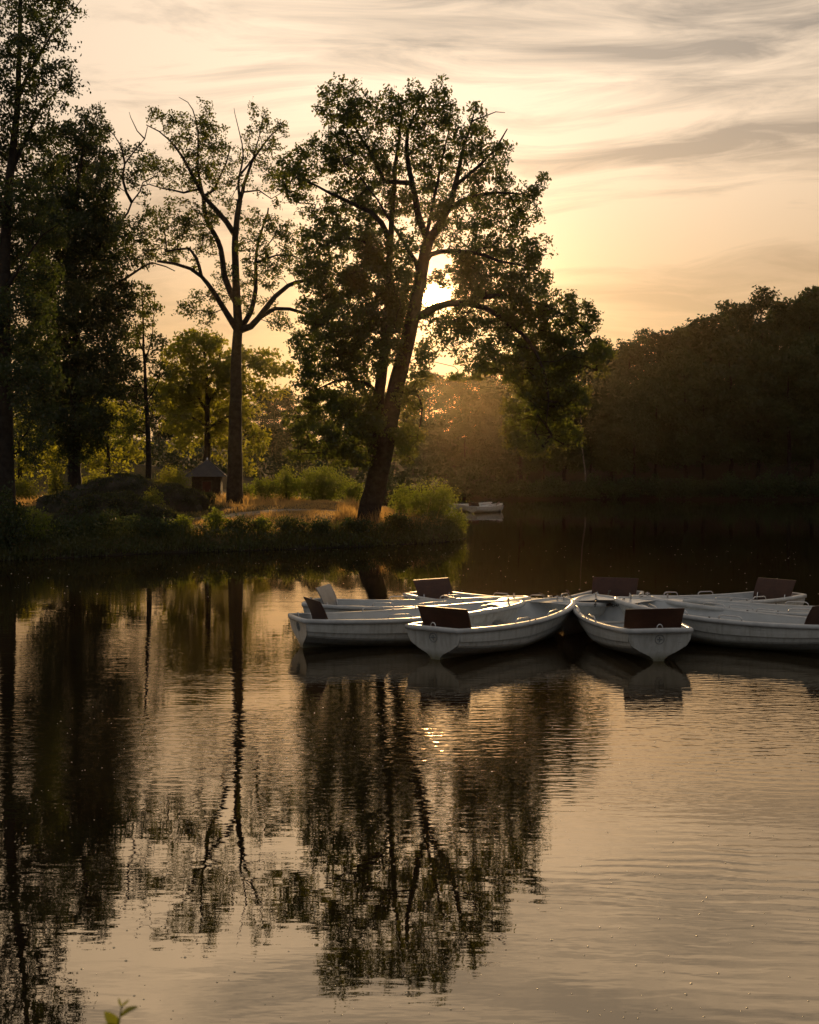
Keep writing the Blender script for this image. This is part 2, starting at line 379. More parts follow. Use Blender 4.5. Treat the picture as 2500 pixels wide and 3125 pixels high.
def lake_dist(x, y):
    """signed distance: positive on land"""
    x = np.asarray(x, float); y = np.asarray(y, float)
    best = np.full(x.shape, 1e9); inside = np.zeros(x.shape, bool)
    n = len(LAKE)
    for i in range(n):
        ax, ay = LAKE[i]; bx, by = LAKE[(i + 1) % n]
        ex, ey = bx - ax, by - ay
        t = np.clip(((x - ax) * ex + (y - ay) * ey) / (ex * ex + ey * ey), 0, 1)
        best = np.minimum(best, np.hypot(x - ax - t * ex, y - ay - t * ey))
        cond = ((ay > y) != (by > y)) & (x < ex * (y - ay) / (ey if ey else 1e-9) + ax)
        inside ^= cond
    return np.where(inside, -best, best)

def sm(t): t = np.clip(t, 0, 1); return t * t * (3 - 2 * t)

def ground(x, y):
    x = np.asarray(x, float); y = np.asarray(y, float)
    d = lake_dist(x, y) + 0.25 * np.sin(x * 1.7) * np.cos(y * 1.3)
    bank = np.where(y < 20, 1.75, 0.72)
    z = bank * sm(d / 1.25)
    z = z + np.where(y > 20, 0.90 * sm((y - 60) / 26.0) * sm(d / 9.0) * np.where(y < 175, 1, sm((205 - y) / 30)), 0)
    slope = 0.13 + 0.07 * sm((x + 5) / 55.0)
    z = z + np.where(y > 170, np.minimum(np.clip(d, 0, None) * slope, 9 + 6 * sm((x + 5) / 55.0)), 0)
    z = z + np.where(d > 0, 0.10 * np.sin(x * 0.6 + 1) * np.sin(y * 0.5) * sm(d / 4), 0)
    z = np.where(d < 0, -1.7 * sm(-d / 4.0) - 0.02, z)
    return z

gx = np.concatenate([np.linspace(-400, -60, 18), np.linspace(-56, -30, 20), np.arange(-29, 12, 0.6), np.linspace(13, 100, 44), np.linspace(110, 400, 14)])
gy = np.concatenate([np.linspace(-60, 2, 14), np.linspace(2.4, 6, 10), np.linspace(8, 42, 12), np.arange(43, 96, 0.6), np.linspace(97, 260, 80), np.linspace(270, 600, 14)])
XX, YY = np.meshgrid(gx, gy)
ZZ = ground(XX, YY)
vv = np.stack([XX.ravel(), YY.ravel(), ZZ.ravel()], 1)
nx, ny = len(gx), len(gy)
ii = (np.arange(ny - 1)[:, None] * nx + np.arange(nx - 1)[None, :]).ravel()
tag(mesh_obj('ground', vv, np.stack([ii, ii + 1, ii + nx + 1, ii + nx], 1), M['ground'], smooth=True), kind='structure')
tag(mesh_obj('lake', [(-399, -59, 0), (399, -59, 0), (399, 599, 0), (-399, 599, 0)], [(0, 1, 2, 3)], M['water']), kind='structure')

def draped(name, pts, width, mat, lift=0.02):
    c = crom(pts, 0.6); t = np.gradient(c, axis=0); t /= np.linalg.norm(t, axis=1)[:, None]
    nrm = np.stack([-t[:, 1], t[:, 0]], 1); rows = []
    ks = np.linspace(-1, 1, 6)
    for i in range(len(c)):
        wd = width * (0.5 + 0.10 * math.sin(i * 0.9) + 0.06 * math.sin(i * 2.3))
        for k in ks:
            q = c[i] + nrm[i] * k * wd; rows.append((q[0], q[1], float(ground(q[0], q[1])) + lift - 0.02 * abs(k) ** 3))
    fs = [(i * 6 + k, i * 6 + k + 1, (i + 1) * 6 + k + 1, (i + 1) * 6 + k) for i in range(len(c) - 1) for k in range(5)]
    return tag(mesh_obj(name, rows, fs, mat, smooth=True), kind='structure')
draped('path', [(-30, 62.5), (-22, 61.2), (-17, 62.5), (-13.5, 66), (-11, 71.5), (-8.6, 75.2), (-5.5, 77.5), (-2.5, 80), (-1, 86)], 1.3, M['path'])

# ------------------------------------------------------------------ leaves and trees
def leaf_mesh(cen, length, aspect=0.55, up=0.0, seed=0, bend=0.18, dirs=None):
    """kite shaped leaves, one quad each, about the centres given"""
    g = np.random.default_rng(seed); n = len(cen)
    a = g.normal(size=(n, 3)); a[:, 2] += up
    if dirs is not None: a = a * 0.55 + dirs
    a /= np.linalg.norm(a, axis=1)[:, None]
    b = g.normal(size=(n, 3)); b -= a * np.sum(a * b, 1)[:, None]; b /= np.linalg.norm(b, axis=1)[:, None]
    c = np.cross(a, b)
    L = (np.full(n, length) if np.isscalar(length) else length)[:, None] * g.uniform(0.7, 1.3, (n, 1))
    v = np.empty((n, 4, 3))
    v[:, 0] = cen - a * L * 0.5
    v[:, 1] = cen + b * L * aspect * 0.5 + a * L * 0.08 + c * L * bend * 0.5
    v[:, 2] = cen + a * L * 0.5
    v[:, 3] = cen - b * L * aspect * 0.5 + a * L * 0.08 + c * L * bend * 0.5
    return v.reshape(-1, 3), np.arange(n * 4, dtype=np.int32).reshape(-1, 4)

def in_ellipsoid(n, g, shell=0.0):
    q = g.normal(size=(n, 3)); q /= np.linalg.norm(q, axis=1)[:, None]
    return q * (g.uniform(shell, 1, (n, 1)) ** (1 / 2.4))

class Tree:
    def __init__(s, base, seed):
        s.base = np.asarray(base, float); s.g = np.random.default_rng(seed); s.seed = seed
        s.pos = []; s.par = []; s.rmin = []; s.lines = []; s.attr = []
    def limb(s, pts, r0, r1, wiggle=0.06, kind='limb'):
        c = crom(pts, 0.55); n = len(c)
        nz = s.g.normal(size=c.shape) * wiggle
        nz[0] = 0
        for i in range(1, n - 1): nz[i] = 0.5 * nz[i] + 0.5 * nz[i - 1]
        c = c + nz
        rr = r0 + (r1 - r0) * np.linspace(0, 1, n) ** 0.8
        par = -1
        if s.pos:
            dd = np.linalg.norm(np.array(s.pos) - c[0], axis=1); par = int(dd.argmin())
            c[0] = s.pos[par]
        for i in range(n):
            s.pos.append(c[i]); s.par.append(par); s.rmin.append(rr[i]); par = len(s.pos) - 1
        s.lines.append((kind, c, rr))
    def clump(s, cen, rad, n, shell=0.15):
        s.attr.append(np.asarray(cen) + in_ellipsoid(n, s.g, shell) * np.asarray(rad))
    def grow(s, low=0.0, step=0.55):
        A = np.vstack(s.attr) if s.attr else np.zeros((0, 3))
        n0 = len(s.pos); cap = n0 + len(A) * 16
        pos = np.zeros((cap, 3)); pos[:n0] = s.pos; par = list(s.par)
        ok = np.zeros(cap, bool); ok[:n0] = np.array(s.pos)[:, 2] > s.base[2] + low
        cnt = n0
        d0 = np.array([np.min(np.sum((pos[:n0] - a) ** 2, 1)) for a in A])
        s.tw = []
        for a in A[np.argsort(d0)]:
            d = np.sum((pos[:cnt] - a) ** 2, 1); d = np.where(ok[:cnt], d, 1e9)
            # climb outward: prefer starting points lower and further in
            d = d + 2.2 * np.clip(pos[:cnt, 2] - a[2], 0, None)
            k = int(d.argmin()); p0 = pos[k]; L = np.linalg.norm(a - p0)
            if L < 0.05: continue
            m = max(1, min(15, int(round(L / step))))
            dirp = (p0 - pos[par[k]]) if par[k] >= 0 else np.array((0, 0, 1.0))
            dirp = dirp / (np.linalg.norm(dirp) + 1e-9)
            c1 = p0 + dirp * L * 0.35 + s.g.normal(size=3) * 0.12 * L
            chain = [p0]; pk = k
            for i in range(1, m + 1):
                t = i / m
                q = (1 - t) ** 2 * p0 + 2 * t * (1 - t) * c1 + t * t * a + (s.g.normal(size=3) * 0.05 if i < m else 0)
                pos[cnt] = q; ok[cnt] = True; par.append(pk); pk = cnt; cnt += 1; chain.append(q)
            s.tw.append((k, cnt - m, cnt))
        s.P = pos[:cnt]; s.PAR = np.array(par)
        r = np.zeros(cnt); acc = np.zeros(cnt); p = 2.35
        for i in range(cnt - 1, -1, -1):
            r[i] = max(0.011, acc[i] ** (1 / p)) if acc[i] > 0 else 0.011
            if par[i] >= 0: acc[par[i]] += r[i] ** p
        s.r = r; s.A = A; s.n0 = n0
    def build(s, name, bark, leafm, leaf_len, per, spread, gaps=(), gap_fn=None, aspect=0.55, up=0.0, twig_leaf=0.35):
        root = empty(name, s.base)
        def put(nm, mb, smooth=True):
            mb.v = [(q[0] - s.base[0], q[1] - s.base[1], q[2] - s.base[2]) for q in mb.v]
            return mb.build(nm, bark, root, smooth)
        for kind, c, rr in s.lines:
            mb = MB(); mb.tube(c, list(rr), 10 if rr[0] > 0.25 else 7 if rr[0] > 0.1 else 5); put(kind, mb)
        mb = MB()
        for k, a, b in s.tw:
            pts = [s.P[k]] + list(s.P[a:b]); rr = [min(s.r[a], 0.09)] + [min(q, 0.09) for q in s.r[a:b]]
            mb.tube(pts, rr, 4 if rr[0] > 0.04 else 3, cap=False)
        if mb.v: tag(put('twigs', mb), kind='stuff')
        # leaves round the twig ends and along the outer twigs
        cnt_ = (per * s.g.choice([0.1, 0.5, 1.0, 1.6], len(s.A), p=[.14, .24, .38, .24])).astype(int)
        cen = np.repeat(s.A, cnt_, 0)
        off = np.clip(s.g.normal(size=cen.shape), -1.5, 1.5) * spread; off[:, 2] *= 0.75
        cen = cen + off
        if s.n0 < len(s.P) and twig_leaf > 0:
            thin = np.where((s.r < 0.03) & (np.arange(len(s.P)) >= s.n0))[0]
            pick = s.g.choice(thin, int(len(cen) * twig_leaf))
            cen = np.vstack([cen, s.P[pick] + np.clip(s.g.normal(size=(len(pick), 3)), -1.4, 1.4) * spread * 0.5])
        if gap_fn is not None: cen = cen[gap_fn(cen)]
        v, f = leaf_mesh(cen - s.base, leaf_len, aspect, up, s.seed + 5)
        mesh_obj('crown', v, f, leafm, root)
        return root

def pl(pts, D, de=0.0, d0=0.0):
    n = len(pts)
    return [P(x, y, D + d0 + de * (i / max(1, n - 1))) for i, (x, y) in enumerate(pts)]

def px_gap(ells):
    def fn(c):
        q = to_px(c); keep = np.ones(len(c), bool)
        for cx, cy, rx, ry in ells: keep &= ((q[:, 0] - cx) / rx) ** 2 + ((q[:, 1] - cy) / ry) ** 2 > 1
        return keep
    return fn

def crown_clumps(t, D, clumps, dens, rd=3.2, off=None, shell=0.1):
    ppm = FPX / D
    for c in clumps:
        cx, cy, rx, ry = c[:4]; k = c[4] if len(c) > 4 else 1.0
        dy = c[5] if len(c) > 5 else t.g.uniform(-2.2, 2.2)
        n = max(3, int(dens * k * (rx / ppm) * (ry / ppm)))
        cen = P(cx, cy, D + dy)
        t.clump(cen, (rx / ppm, rd if rd else rx / ppm, ry / ppm), n, shell)

def base_at(px, D):
    x = (px - 1250) / FPX * D
    return (x, D, float(ground(x, D)))

# --- the great oak with the sun behind it
D = 69.0
b = np.array(base_at(1124, D))
oak = Tree(b, 3)
tr = pl([(1165, 1400), (1195, 1250), (1226, 1120), (1252, 1010), (1276, 900), (1291, 805), (1305, 735)], D)
oak.limb([b - (0, 0, 0.3), b + (0.06, 0, 0.5)] + [P(1142, 1500, D)] + tr, 0.66, 0.30, 0.03, 'trunk')
oak.limb(pl([(1150, 1405), (1146, 1320), (1158, 1200), (1172, 1080), (1182, 960), (1187, 850), (1190, 740), (1198, 620), (1207, 500), (1222, 400), (1232, 320)], D, 1.2, 0.5), 0.38, 0.06, 0.06)
oak.limb(pl([(1305, 735), (1345, 680), (1375, 610), (1395, 530), (1418, 440), (1440, 370), (1458, 325)], D, 1.0), 0.27, 0.03)
oak.limb(pl([(1300, 745), (1278, 650), (1258, 560), (1243, 470), (1248, 400), (1285, 330), (1318, 265)], D, -1.0), 0.23, 0.03)
oak.limb(pl([(1288, 795), (1345, 768), (1430, 768), (1520, 795), (1610, 815), (1680, 850)], D, -2.0), 0.17, 0.03)
oak.limb(pl([(1370, 625), (1440, 600), (1520, 590), (1590, 590), (1650, 565)], D, 2.0), 0.15, 0.02)
oak.limb(pl([(1256, 985), (1325, 935), (1410, 922), (1510, 955), (1590, 1020), (1645, 1100), (1675, 1190), (1670, 1290)], D, -2.5), 0.24, 0.03)
oak.limb(pl([(1410, 922), (1520, 900), (1620, 920), (1720, 960), (1790, 1010), (1820, 1060)], D, 1.0, -1.0), 0.16, 0.03)
oak.limb(pl([(1400, 560), (1470, 500), (1510, 455), (1530, 420), (1546, 394)], D, -1.5), 0.11, 0.03)
oak.limb(pl([(1440, 365), (1480, 350), (1512, 338), (1540, 345)], D, 0.6, 1.0), 0.05, 0.015)
oak.limb(pl([(1188, 715), (1130, 645), (1045, 605), (965, 562), (905, 540), (870, 560)], D, -2.2), 0.18, 0.02)
oak.limb(pl([(1187, 830), (1110, 735), (1010, 735), (940, 720), (905, 712)], D, 2.0), 0.15, 0.02)
oak.limb(pl([(1196, 590), (1140, 485), (1085, 395), (1035, 315), (1010, 280)], D, 1.5), 0.14, 0.02)
oak.limb(pl([(1289, 830), (1230, 735), (1175, 650), (1120, 570), (1060, 500)], D, -2.0), 0.14, 0.02)
oak.limb(pl([(1175, 1055), (1085, 1010), (1010, 985), (950, 1000)], D, -2.0), 0.13, 0.02)
oak.limb(pl([(1160, 1190), (1060, 1160), (970, 1190), (910, 1230)], D, 1.5), 0.12, 0.02)
oak.limb(pl([(1150, 1330), (1060, 1320), (975, 1350), (920, 1370)], D, -1.5), 0.10, 0.02)
oak.limb(pl([(1205, 1210), (1262, 1190), (1290, 1250), (1275, 1330)], D, -1.5), 0.10, 0.02)
oak.limb(pl([(1300, 740), (1322, 620), (1345, 500), (1370, 400), (1380, 320)], D, 2.5), 0.13, 0.02)
oak_clumps = [(1455, 360, 35, 40, .8), (1490, 440, 45, 50, .8), (1430, 430, 50, 50, .9), (1530, 480, 40, 35, .7), (1000, 660, 60, 40, .9), (940, 640, 40, 40, .6), (930, 1060, 50, 60, 1.0), (900, 1290, 40, 30, .7), (1140, 1300, 40, 50, 1.2), (1200, 1330, 30, 40, .9), (1760, 1230, 40, 50, 1.0), (1560, 1320, 35, 40, .8), (1480, 1130, 50, 30, .8), (1400, 1130, 50, 25, .6), (1360, 850, 40, 18, 1.6), (1290, 860, 20, 40, 1.0), (880, 500, 40, 40, .8), (870, 600, 35, 35, .8), (1010, 420, 60, 40, .9), (1425, 840, 45, 55, 1.2), (1310, 940, 35, 25, .8), (1395, 960, 45, 30, 1.0), (1245, 830, 30, 60, 1.0), (1390, 1020, 60, 35, .7), (1300, 1090, 40, 40, .6), (1500, 1110, 50, 30, .8), (1330, 720, 40, 35, .8), (1250, 730, 45, 40, .8), (1150, 760, 60, 50, 1.0), (1215, 950, 40, 70, 1.2), (1190, 1060, 50, 50, 1.2), (1050, 320, 85, 70), (1120, 360, 80, 70), (1210, 345, 80, 65), (1310, 320, 75, 75), (1370, 400, 60, 70, .8), (955, 500, 85, 65), (900, 560, 50, 60), (1040, 470, 80, 60),
    (1110, 500, 95, 90, .9), (1230, 470, 100, 90, .8), (1340, 500, 90, 90, .8), (1460, 500, 60, 60, .7), (1490, 570, 80, 70), (1580, 580, 70, 50, .7), (1650, 560, 38, 35, .7),
    (1060, 610, 80, 55), (1160, 620, 95, 70, 1.2), (1290, 620, 85, 70, .8), (1410, 660, 95, 70, 1.1), (1530, 680, 90, 60), (1620, 640, 50, 40, .7), (985, 735, 85, 55), (1090, 720, 95, 60, .9),
    (1610, 770, 75, 55), (1480, 770, 90, 55, 1.1), (1210, 790, 60, 50, .6), (1400, 780, 50, 40, .7), (1020, 860, 100, 75, 1.4), (1130, 850, 80, 75, 1.5), (940, 830, 50, 50, .8), (1230, 880, 45, 60, .8),
    (1500, 860, 95, 65, 1.2), (1610, 880, 90, 60, 1.1), (1050, 990, 110, 80, 1.7), (950, 950, 50, 50), (1170, 960, 60, 80, 1.4), (1230, 1020, 30, 50, .8), (1440, 900, 60, 45, 1.0),
    (1560, 970, 110, 55, 1.5), (1700, 950, 85, 55, 1.1), (1780, 980, 45, 60), (1430, 985, 70, 45, .9), (1660, 1050, 110, 55, 1.8), (1790, 1075, 60, 45, 1.3), (1330, 985, 50, 35, .7),
    (1000, 1100, 85, 70, 1.3), (1100, 1110, 70, 70, 1.3), (940, 1160, 50, 45, .8), (1310, 1060, 45, 40, .5), (1440, 1060, 70, 40, .6), (1530, 1070, 70, 45, 1.1), (1275, 1140, 40, 50, .7),
    (975, 1230, 80, 50, 1.1), (1075, 1230, 80, 65, 1.6), (960, 1330, 75, 45, 1.0), (1060, 1330, 75, 55, 1.6), (1100, 1400, 50, 35, 1.2), (1010, 1390, 60, 30, .8), (920, 1380, 40, 25, .8),
    (1690, 1120, 95, 50, 1.8), (1600, 1140, 70, 60, 1.2), (1840, 1110, 35, 45, 1.0), (1690, 1200, 80, 60, 1.7), (1600, 1240, 60, 55, 1.0), (1670, 1290, 85, 55, 1.2), (1620, 1350, 70, 45, 1.0), (1730, 1330, 45, 45, .9),
    (1240, 1230, 45, 55, .9), (1245, 1335, 45, 45, 1.2), (1250, 1390, 40, 30, .7)]
crown_clumps(oak, D, [(c[0], c[1], c[2], c[3], (c[4] if len(c) > 4 else 1.0) * (0.72 if c[1] < 720 else 1.0)) for c in oak_clumps], 50, 2.7)
oak.grow(low=2.5)
og = px_gap([(1340, 805, 21, 19), (1328, 903, 30, 19), (1355, 890, 26, 8), (1350, 1105, 26, 18), (1300, 985, 10, 9), (1395, 1125, 22, 12)])
o = oak.build('oak_tree', M['bark'], M['leaf_oak'], 0.18, 25, 0.20, gap_fn=og, twig_leaf=0.30)
tag(o, 'great leaning oak on the point with the sun shining through its crown', 'tree')

# --- the second oak, open crown with long bare limbs
D = 83.5
b = np.array(base_at(716, D))
t3 = Tree(b, 8)
t3.limb([b - (0, 0, 0.3), b + (0.02, 0, 0.6)] + pl([(717, 1400), (719, 1250), (722, 1100), (725, 1010), (722, 900), (718, 800), (718, 720), (724, 660), (733, 610)], D), 0.56, 0.17, 0.03, 'trunk')
t3.limb(pl([(715, 1000), (690, 950), (650, 890), (615, 842), (580, 818), (530, 803), (480, 793)], D, -2.0), 0.24, 0.08)
t3.limb(pl([(614, 842), (600, 785), (580, 758), (540, 762), (508, 766), (505, 700)], D, 0.5, -1), 0.12, 0.04)
t3.limb(pl([(718, 925), (692, 865), (681, 805), (674, 755), (652, 712), (632, 660), (620, 600)], D, 2.0), 0.22, 0.13)
t3.limb(pl([(718, 715), (690, 680), (655, 640), (620, 600), (590, 540), (560, 480), (520, 430), (485, 400), (455, 385)], D, -1.5), 0.20, 0.03)
t3.limb(pl([(625, 610), (610, 540), (605, 450), (600, 370), (575, 310), (545, 298)], D, -1.0), 0.12, 0.018)
t3.limb(pl([(640, 615), (668, 550), (690, 500), (705, 450)], D, 1.0), 0.10, 0.03)
t3.limb(pl([(605, 600), (560, 585), (500, 578), (455, 566), (430, 575)], D, 1.0), 0.09, 0.02)
t3.limb(pl([(737, 1005), (768, 950), (785, 880), (784, 800), (795, 720), (818, 655), (822, 640)], D, 1.5), 0.20, 0.05)
t3.limb(pl([(742, 1015), (790, 972), (838, 905), (878, 872), (935, 858), (985, 838)], D, -1.0), 0.24, 0.09)
t3.limb(pl([(798, 967), (838, 943), (885, 945), (935, 960), (985, 985)], D, 1.0), 0.16, 0.06)
t3.limb(pl([(733, 612), (748, 560), (770, 495), (805, 440), (848, 392), (870, 370)], D, 1.0), 0.15, 0.02)
t3.limb(pl([(729, 620), (730, 535), (742, 480), (728, 400), (716, 345), (714, 335)], D, -1.0), 0.11, 0.012)
t3.limb(pl([(738, 530), (775, 480), (790, 410), (805, 350)], D, -0.5), 0.08, 0.015)
t3.limb(pl([(742, 585), (790, 580), (828, 606), (860, 588)], D, -1.0), 0.07, 0.02)
t3.limb(pl([(788, 800), (845, 778), (890, 780), (915, 785)], D, -1.0), 0.10, 0.03)
t3.limb(pl([(790, 780), (830, 730), (860, 690), (880, 672)], D, 1.0), 0.06, 0.015)
t3_cl = [(625, 340, 35, 40, .8), (600, 410, 55, 45), (655, 420, 50, 55, 1.1), (540, 385, 50, 40, .8), (490, 370, 40, 30, .8), (640, 490, 60, 45, 1.2), (560, 460, 50, 40, .8), (700, 470, 35, 45, .7),
    (790, 350, 35, 30, .8), (830, 390, 50, 40, 1.0), (790, 430, 45, 45, .9), (760, 480, 40, 35, .7), (840, 450, 30, 30, .6), (530, 530, 70, 45, 1.0), (470, 530, 50, 45, .7), (620, 550, 60, 40), (690, 540, 45, 40, .8),
    (820, 530, 50, 30, .8), (850, 560, 40, 30, .7), (770, 560, 35, 25, .6), (560, 640, 60, 40, .9), (610, 690, 70, 50, 1.1), (530, 690, 55, 50), (470, 680, 45, 40, .7), (640, 750, 45, 40, .8), (560, 790, 60, 30, .8),
    (490, 750, 60, 40, .9), (430, 770, 55, 40, .8), (660, 640, 40, 40, .7), (700, 620, 35, 40, .6), (790, 690, 45, 45, 1.0), (840, 700, 50, 45, .9), (890, 720, 50, 45, .8), (770, 760, 50, 45, 1.1), (850, 790, 60, 40, 1.0), (900, 800, 50, 40, .7),
    (810, 840, 50, 40, 1.1), (740, 850, 40, 45, .9), (690, 830, 35, 45, .7), (620, 920, 60, 35, 1.0), (570, 940, 40, 25, .8), (620, 970, 55, 22, .8), (670, 900, 35, 35, .7), (760, 920, 40, 35, .9), (860, 990, 50, 35, .9), (820, 930, 35, 25, .6), (740, 700, 30, 50, .5)]
crown_clumps(t3, D, t3_cl, 36, 2.4)
t3.grow(low=7)
o = t3.build('oak_tree', M['bark'], M['leaf_oak'], 0.18, 15, 0.19, twig_leaf=0.30)
tag(o, 'tall open oak with forking bare limbs, left of the great leaning oak', 'tree')

# --- dark trees at the left
D = 86.0
b = np.array(base_at(228, D))
t1 = Tree(b, 21)
t1.limb([b - (0, 0, 0.3), b + (0, 0, 0.6)] + pl([(228, 1350), (230, 1150), (232, 980), (226, 800), (236, 620), (250, 480), (262, 390), (270, 340)], D), 0.50, 0.05, 0.04, 'trunk')
t1.limb(pl([(231, 1000), (278, 926), (334, 886), (412, 830), (462, 800), (505, 812), (535, 830)], D, 1.0), 0.20, 0.03)
t1.limb(pl([(228, 880), (290, 770), (345, 707), (390, 651), (402, 618), (428, 584), (440, 556), (480, 529)], D, -1.5), 0.17, 0.03)
t1.limb(pl([(401, 620), (380, 556), (384, 500), (412, 462), (445, 423), (456, 388)], D, -0.5, -1.4), 0.11, 0.025)
t1.limb(pl([(384, 500), (366, 440), (350, 412), (330, 395)], D, -0.5, -1.6), 0.08, 0.02)
t1.limb(pl([(445, 423), (420, 400), (400, 360), (392, 340)], D, -0.5, -2.0), 0.05, 0.012)
t1.limb(pl([(255, 470), (280, 420), (300, 350), (305, 305)], D, 1.0), 0.09, 0.015)
t1.limb(pl([(232, 1080), (170, 1000), (120, 950)], D, -1.5), 0.12, 0.03)
t1.limb(pl([(232, 1150), (300, 1090), (350, 1060)], D, 1.5), 0.12, 0.03)
t1.limb(pl([(229, 760), (180, 660), (150, 560)], D, 1.5), 0.12, 0.03)
t1_cl = [(110, 700, 60, 70, 1.2), (370, 900, 50, 50, 1.2), (360, 1120, 50, 50, 1.1), (370, 740, 40, 50, .9), (120, 900, 60, 70, 1.2), (110, 1100, 60, 60, 1.2), (350, 960, 50, 45, 1.1), (140, 1240, 60, 50, 1.2), (280, 690, 60, 50, 1.2), (300, 380, 45, 50, .7), (250, 400, 60, 60, .9), (190, 430, 70, 60, .9), (290, 480, 70, 60, 1.0), (200, 530, 80, 60, 1.3), (320, 560, 55, 60, 1.1), (250, 620, 90, 60, 1.5), (160, 630, 70, 60, 1.3), (330, 660, 55, 50, 1.1),
    (230, 710, 100, 60, 1.7), (320, 740, 60, 55, 1.3), (160, 780, 80, 60, 1.4), (270, 810, 90, 60, 1.8), (350, 820, 45, 40, .9), (190, 880, 90, 60, 1.6), (290, 900, 70, 50, 1.4), (240, 970, 100, 60, 1.6), (160, 1000, 70, 60, 1.2), (320, 1000, 60, 45, .9),
    (300, 1070, 70, 50, 1.4), (200, 1090, 90, 60, 1.8), (250, 1160, 90, 60, 2.0), (160, 1180, 70, 50, 1.4), (310, 1180, 60, 50, 1.4), (220, 1260, 90, 50, 1.8), (290, 1290, 60, 50, 1.3), (170, 1300, 60, 50, 1.0), (250, 1350, 70, 45, 1.6), (220, 1400, 50, 30, 1.0),
    (430, 480, 50, 40, .5), (440, 560, 45, 40, .5), (400, 700, 50, 40, .6), (440, 640, 40, 30, .4), (420, 790, 50, 30, .5)]
crown_clumps(t1, D, t1_cl, 32, 3.0)
t1.grow(low=3)
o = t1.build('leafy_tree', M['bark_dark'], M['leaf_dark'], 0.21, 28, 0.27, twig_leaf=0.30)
tag(o, 'dense dark tree with a long limb arching right, behind the mossy boulders', 'tree')

D = 60.0
b = np.array(base_at(18, D))
t0 = Tree(b, 31)
t0.limb([b - (0, 0, 0.3), b + (0, 0, 0.5)] + pl([(16, 1350), (14, 1100), (14, 850), (20, 650), (40, 460), (55, 300), (60, 130), (66, -20), (70, -160)], D), 0.50, 0.05, 0.03, 'trunk')
t0.limb(pl([(52, 320), (80, 240), (115, 165), (160, 95), (215, 40), (250, 0)], D, -1.0), 0.11, 0.015)
t0.limb(pl([(30, 520), (90, 400), (150, 300), (220, 250)], D, 1.0), 0.12, 0.02)
t0.limb(pl([(14, 900), (70, 800), (130, 720), (180, 690)], D, -1.5), 0.12, 0.02)
t0.limb(pl([(14, 1100), (80, 1020), (140, 960)], D, 1.0), 0.12, 0.02)
t0.limb(pl([(14, 1100), (-60, 1000), (-120, 900)], D, 1.0), 0.14, 0.02)
t0.limb(pl([(20, 650), (-60, 520), (-120, 380)], D, -1.0), 0.14, 0.02)
t0_cl = [(60, -130, 80, 70, .8), (150, -70, 70, 60, .7), (40, -20, 70, 60, .8), (130, 20, 60, 50, .8), (210, 20, 40, 40, .7), (60, 90, 70, 60, .9), (160, 100, 55, 45, .8), (100, 180, 70, 55, .9), (190, 210, 55, 40, .7), (40, 220, 60, 60, .9), (70, 320, 70, 60, .9), (150, 290, 55, 45, .8), (210, 290, 35, 30, .5),
    (30, 420, 70, 60, 1.0), (110, 400, 60, 50, .9), (60, 520, 80, 60, 1.2), (140, 500, 50, 50, 1.0), (30, 620, 70, 60, 1.3), (110, 610, 60, 55, 1.2), (50, 720, 80, 60, 1.4), (130, 720, 60, 50, 1.2), (30, 830, 70, 60, 1.4), (110, 830, 60, 60, 1.3), (60, 930, 80, 60, 1.3), (130, 940, 50, 50, 1.0),
    (30, 1030, 60, 60, 1.2), (100, 1050, 70, 60, 1.3), (60, 1140, 70, 60, 1.5), (130, 1160, 60, 50, 1.4), (100, 1240, 60, 50, 1.2), (120, 1340, 60, 50, .7), (100, 1400, 50, 30, .5), (-70, 300, 80, 90, .8), (-80, 520, 80, 90, .8), (-80, 760, 80, 100, .8), (-70, 980, 80, 90, .8)]
crown_clumps(t0, D, t0_cl, 38, 2.3)
t0.grow(low=3)
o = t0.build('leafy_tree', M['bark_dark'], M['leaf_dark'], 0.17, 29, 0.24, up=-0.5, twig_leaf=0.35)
tag(o, 'tallest tree, dark and leafy, rising past the top at the left edge', 'tree')

# --- slim young tree and the sunlit tree behind the hut
D = 92.0
b = np.array(base_at(455, D))
t2 = Tree(b, 41)
t2.limb([b - (0, 0, 0.3), b + (0, 0, 0.5)] + pl([(452, 1350), (446, 1200), (440, 1080), (436, 960), (432, 870)], D), 0.27, 0.03, 0.03, 'trunk')
t2.limb(pl([(441, 1110), (462, 1040), (470, 960), (475, 900)], D, 0.6), 0.08, 0.015)
t2.limb(pl([(440, 1090), (420, 1020), (405, 950)], D, -0.8), 0.07, 0.015)
t2.limb(pl([(446, 1200), (410, 1150), (370, 1130)], D, -1), 0.07, 0.015)
t2.limb(pl([(447, 1230), (480, 1170), (500, 1130)], D, 1), 0.07, 0.015)
t2.limb(pl([(450, 1330), (400, 1300), (360, 1310)], D, 1), 0.06, 0.015)
t2_cl = [(432, 890, 35, 30, .7), (410, 940, 40, 35, .8), (465, 935, 35, 40, .8), (440, 1000, 45, 40, .7), (395, 1030, 45, 45, 1.0), (480, 1050, 40, 35, .8), (385, 1110, 50, 40, 1.2), (470, 1120, 35, 35, .8), (400, 1180, 55, 40, 1.2), (500, 1130, 30, 30, .8), (350, 1160, 40, 40, 1.0), (390, 1300, 55, 35, 1.1), (360, 1340, 40, 25, .8), (470, 1300, 25, 25, .5), (440, 1220, 40, 35, .8)]
crown_clumps(t2, D, t2_cl, 34, 1.8)
t2.grow(low=5)
o = t2.build('young_tree', M['bark_dark'], M['leaf_oak'], 0.22, 14, 0.20, twig_leaf=0.28)
tag(o, 'slim young tree between the dense dark tree and the open oak', 'tree')

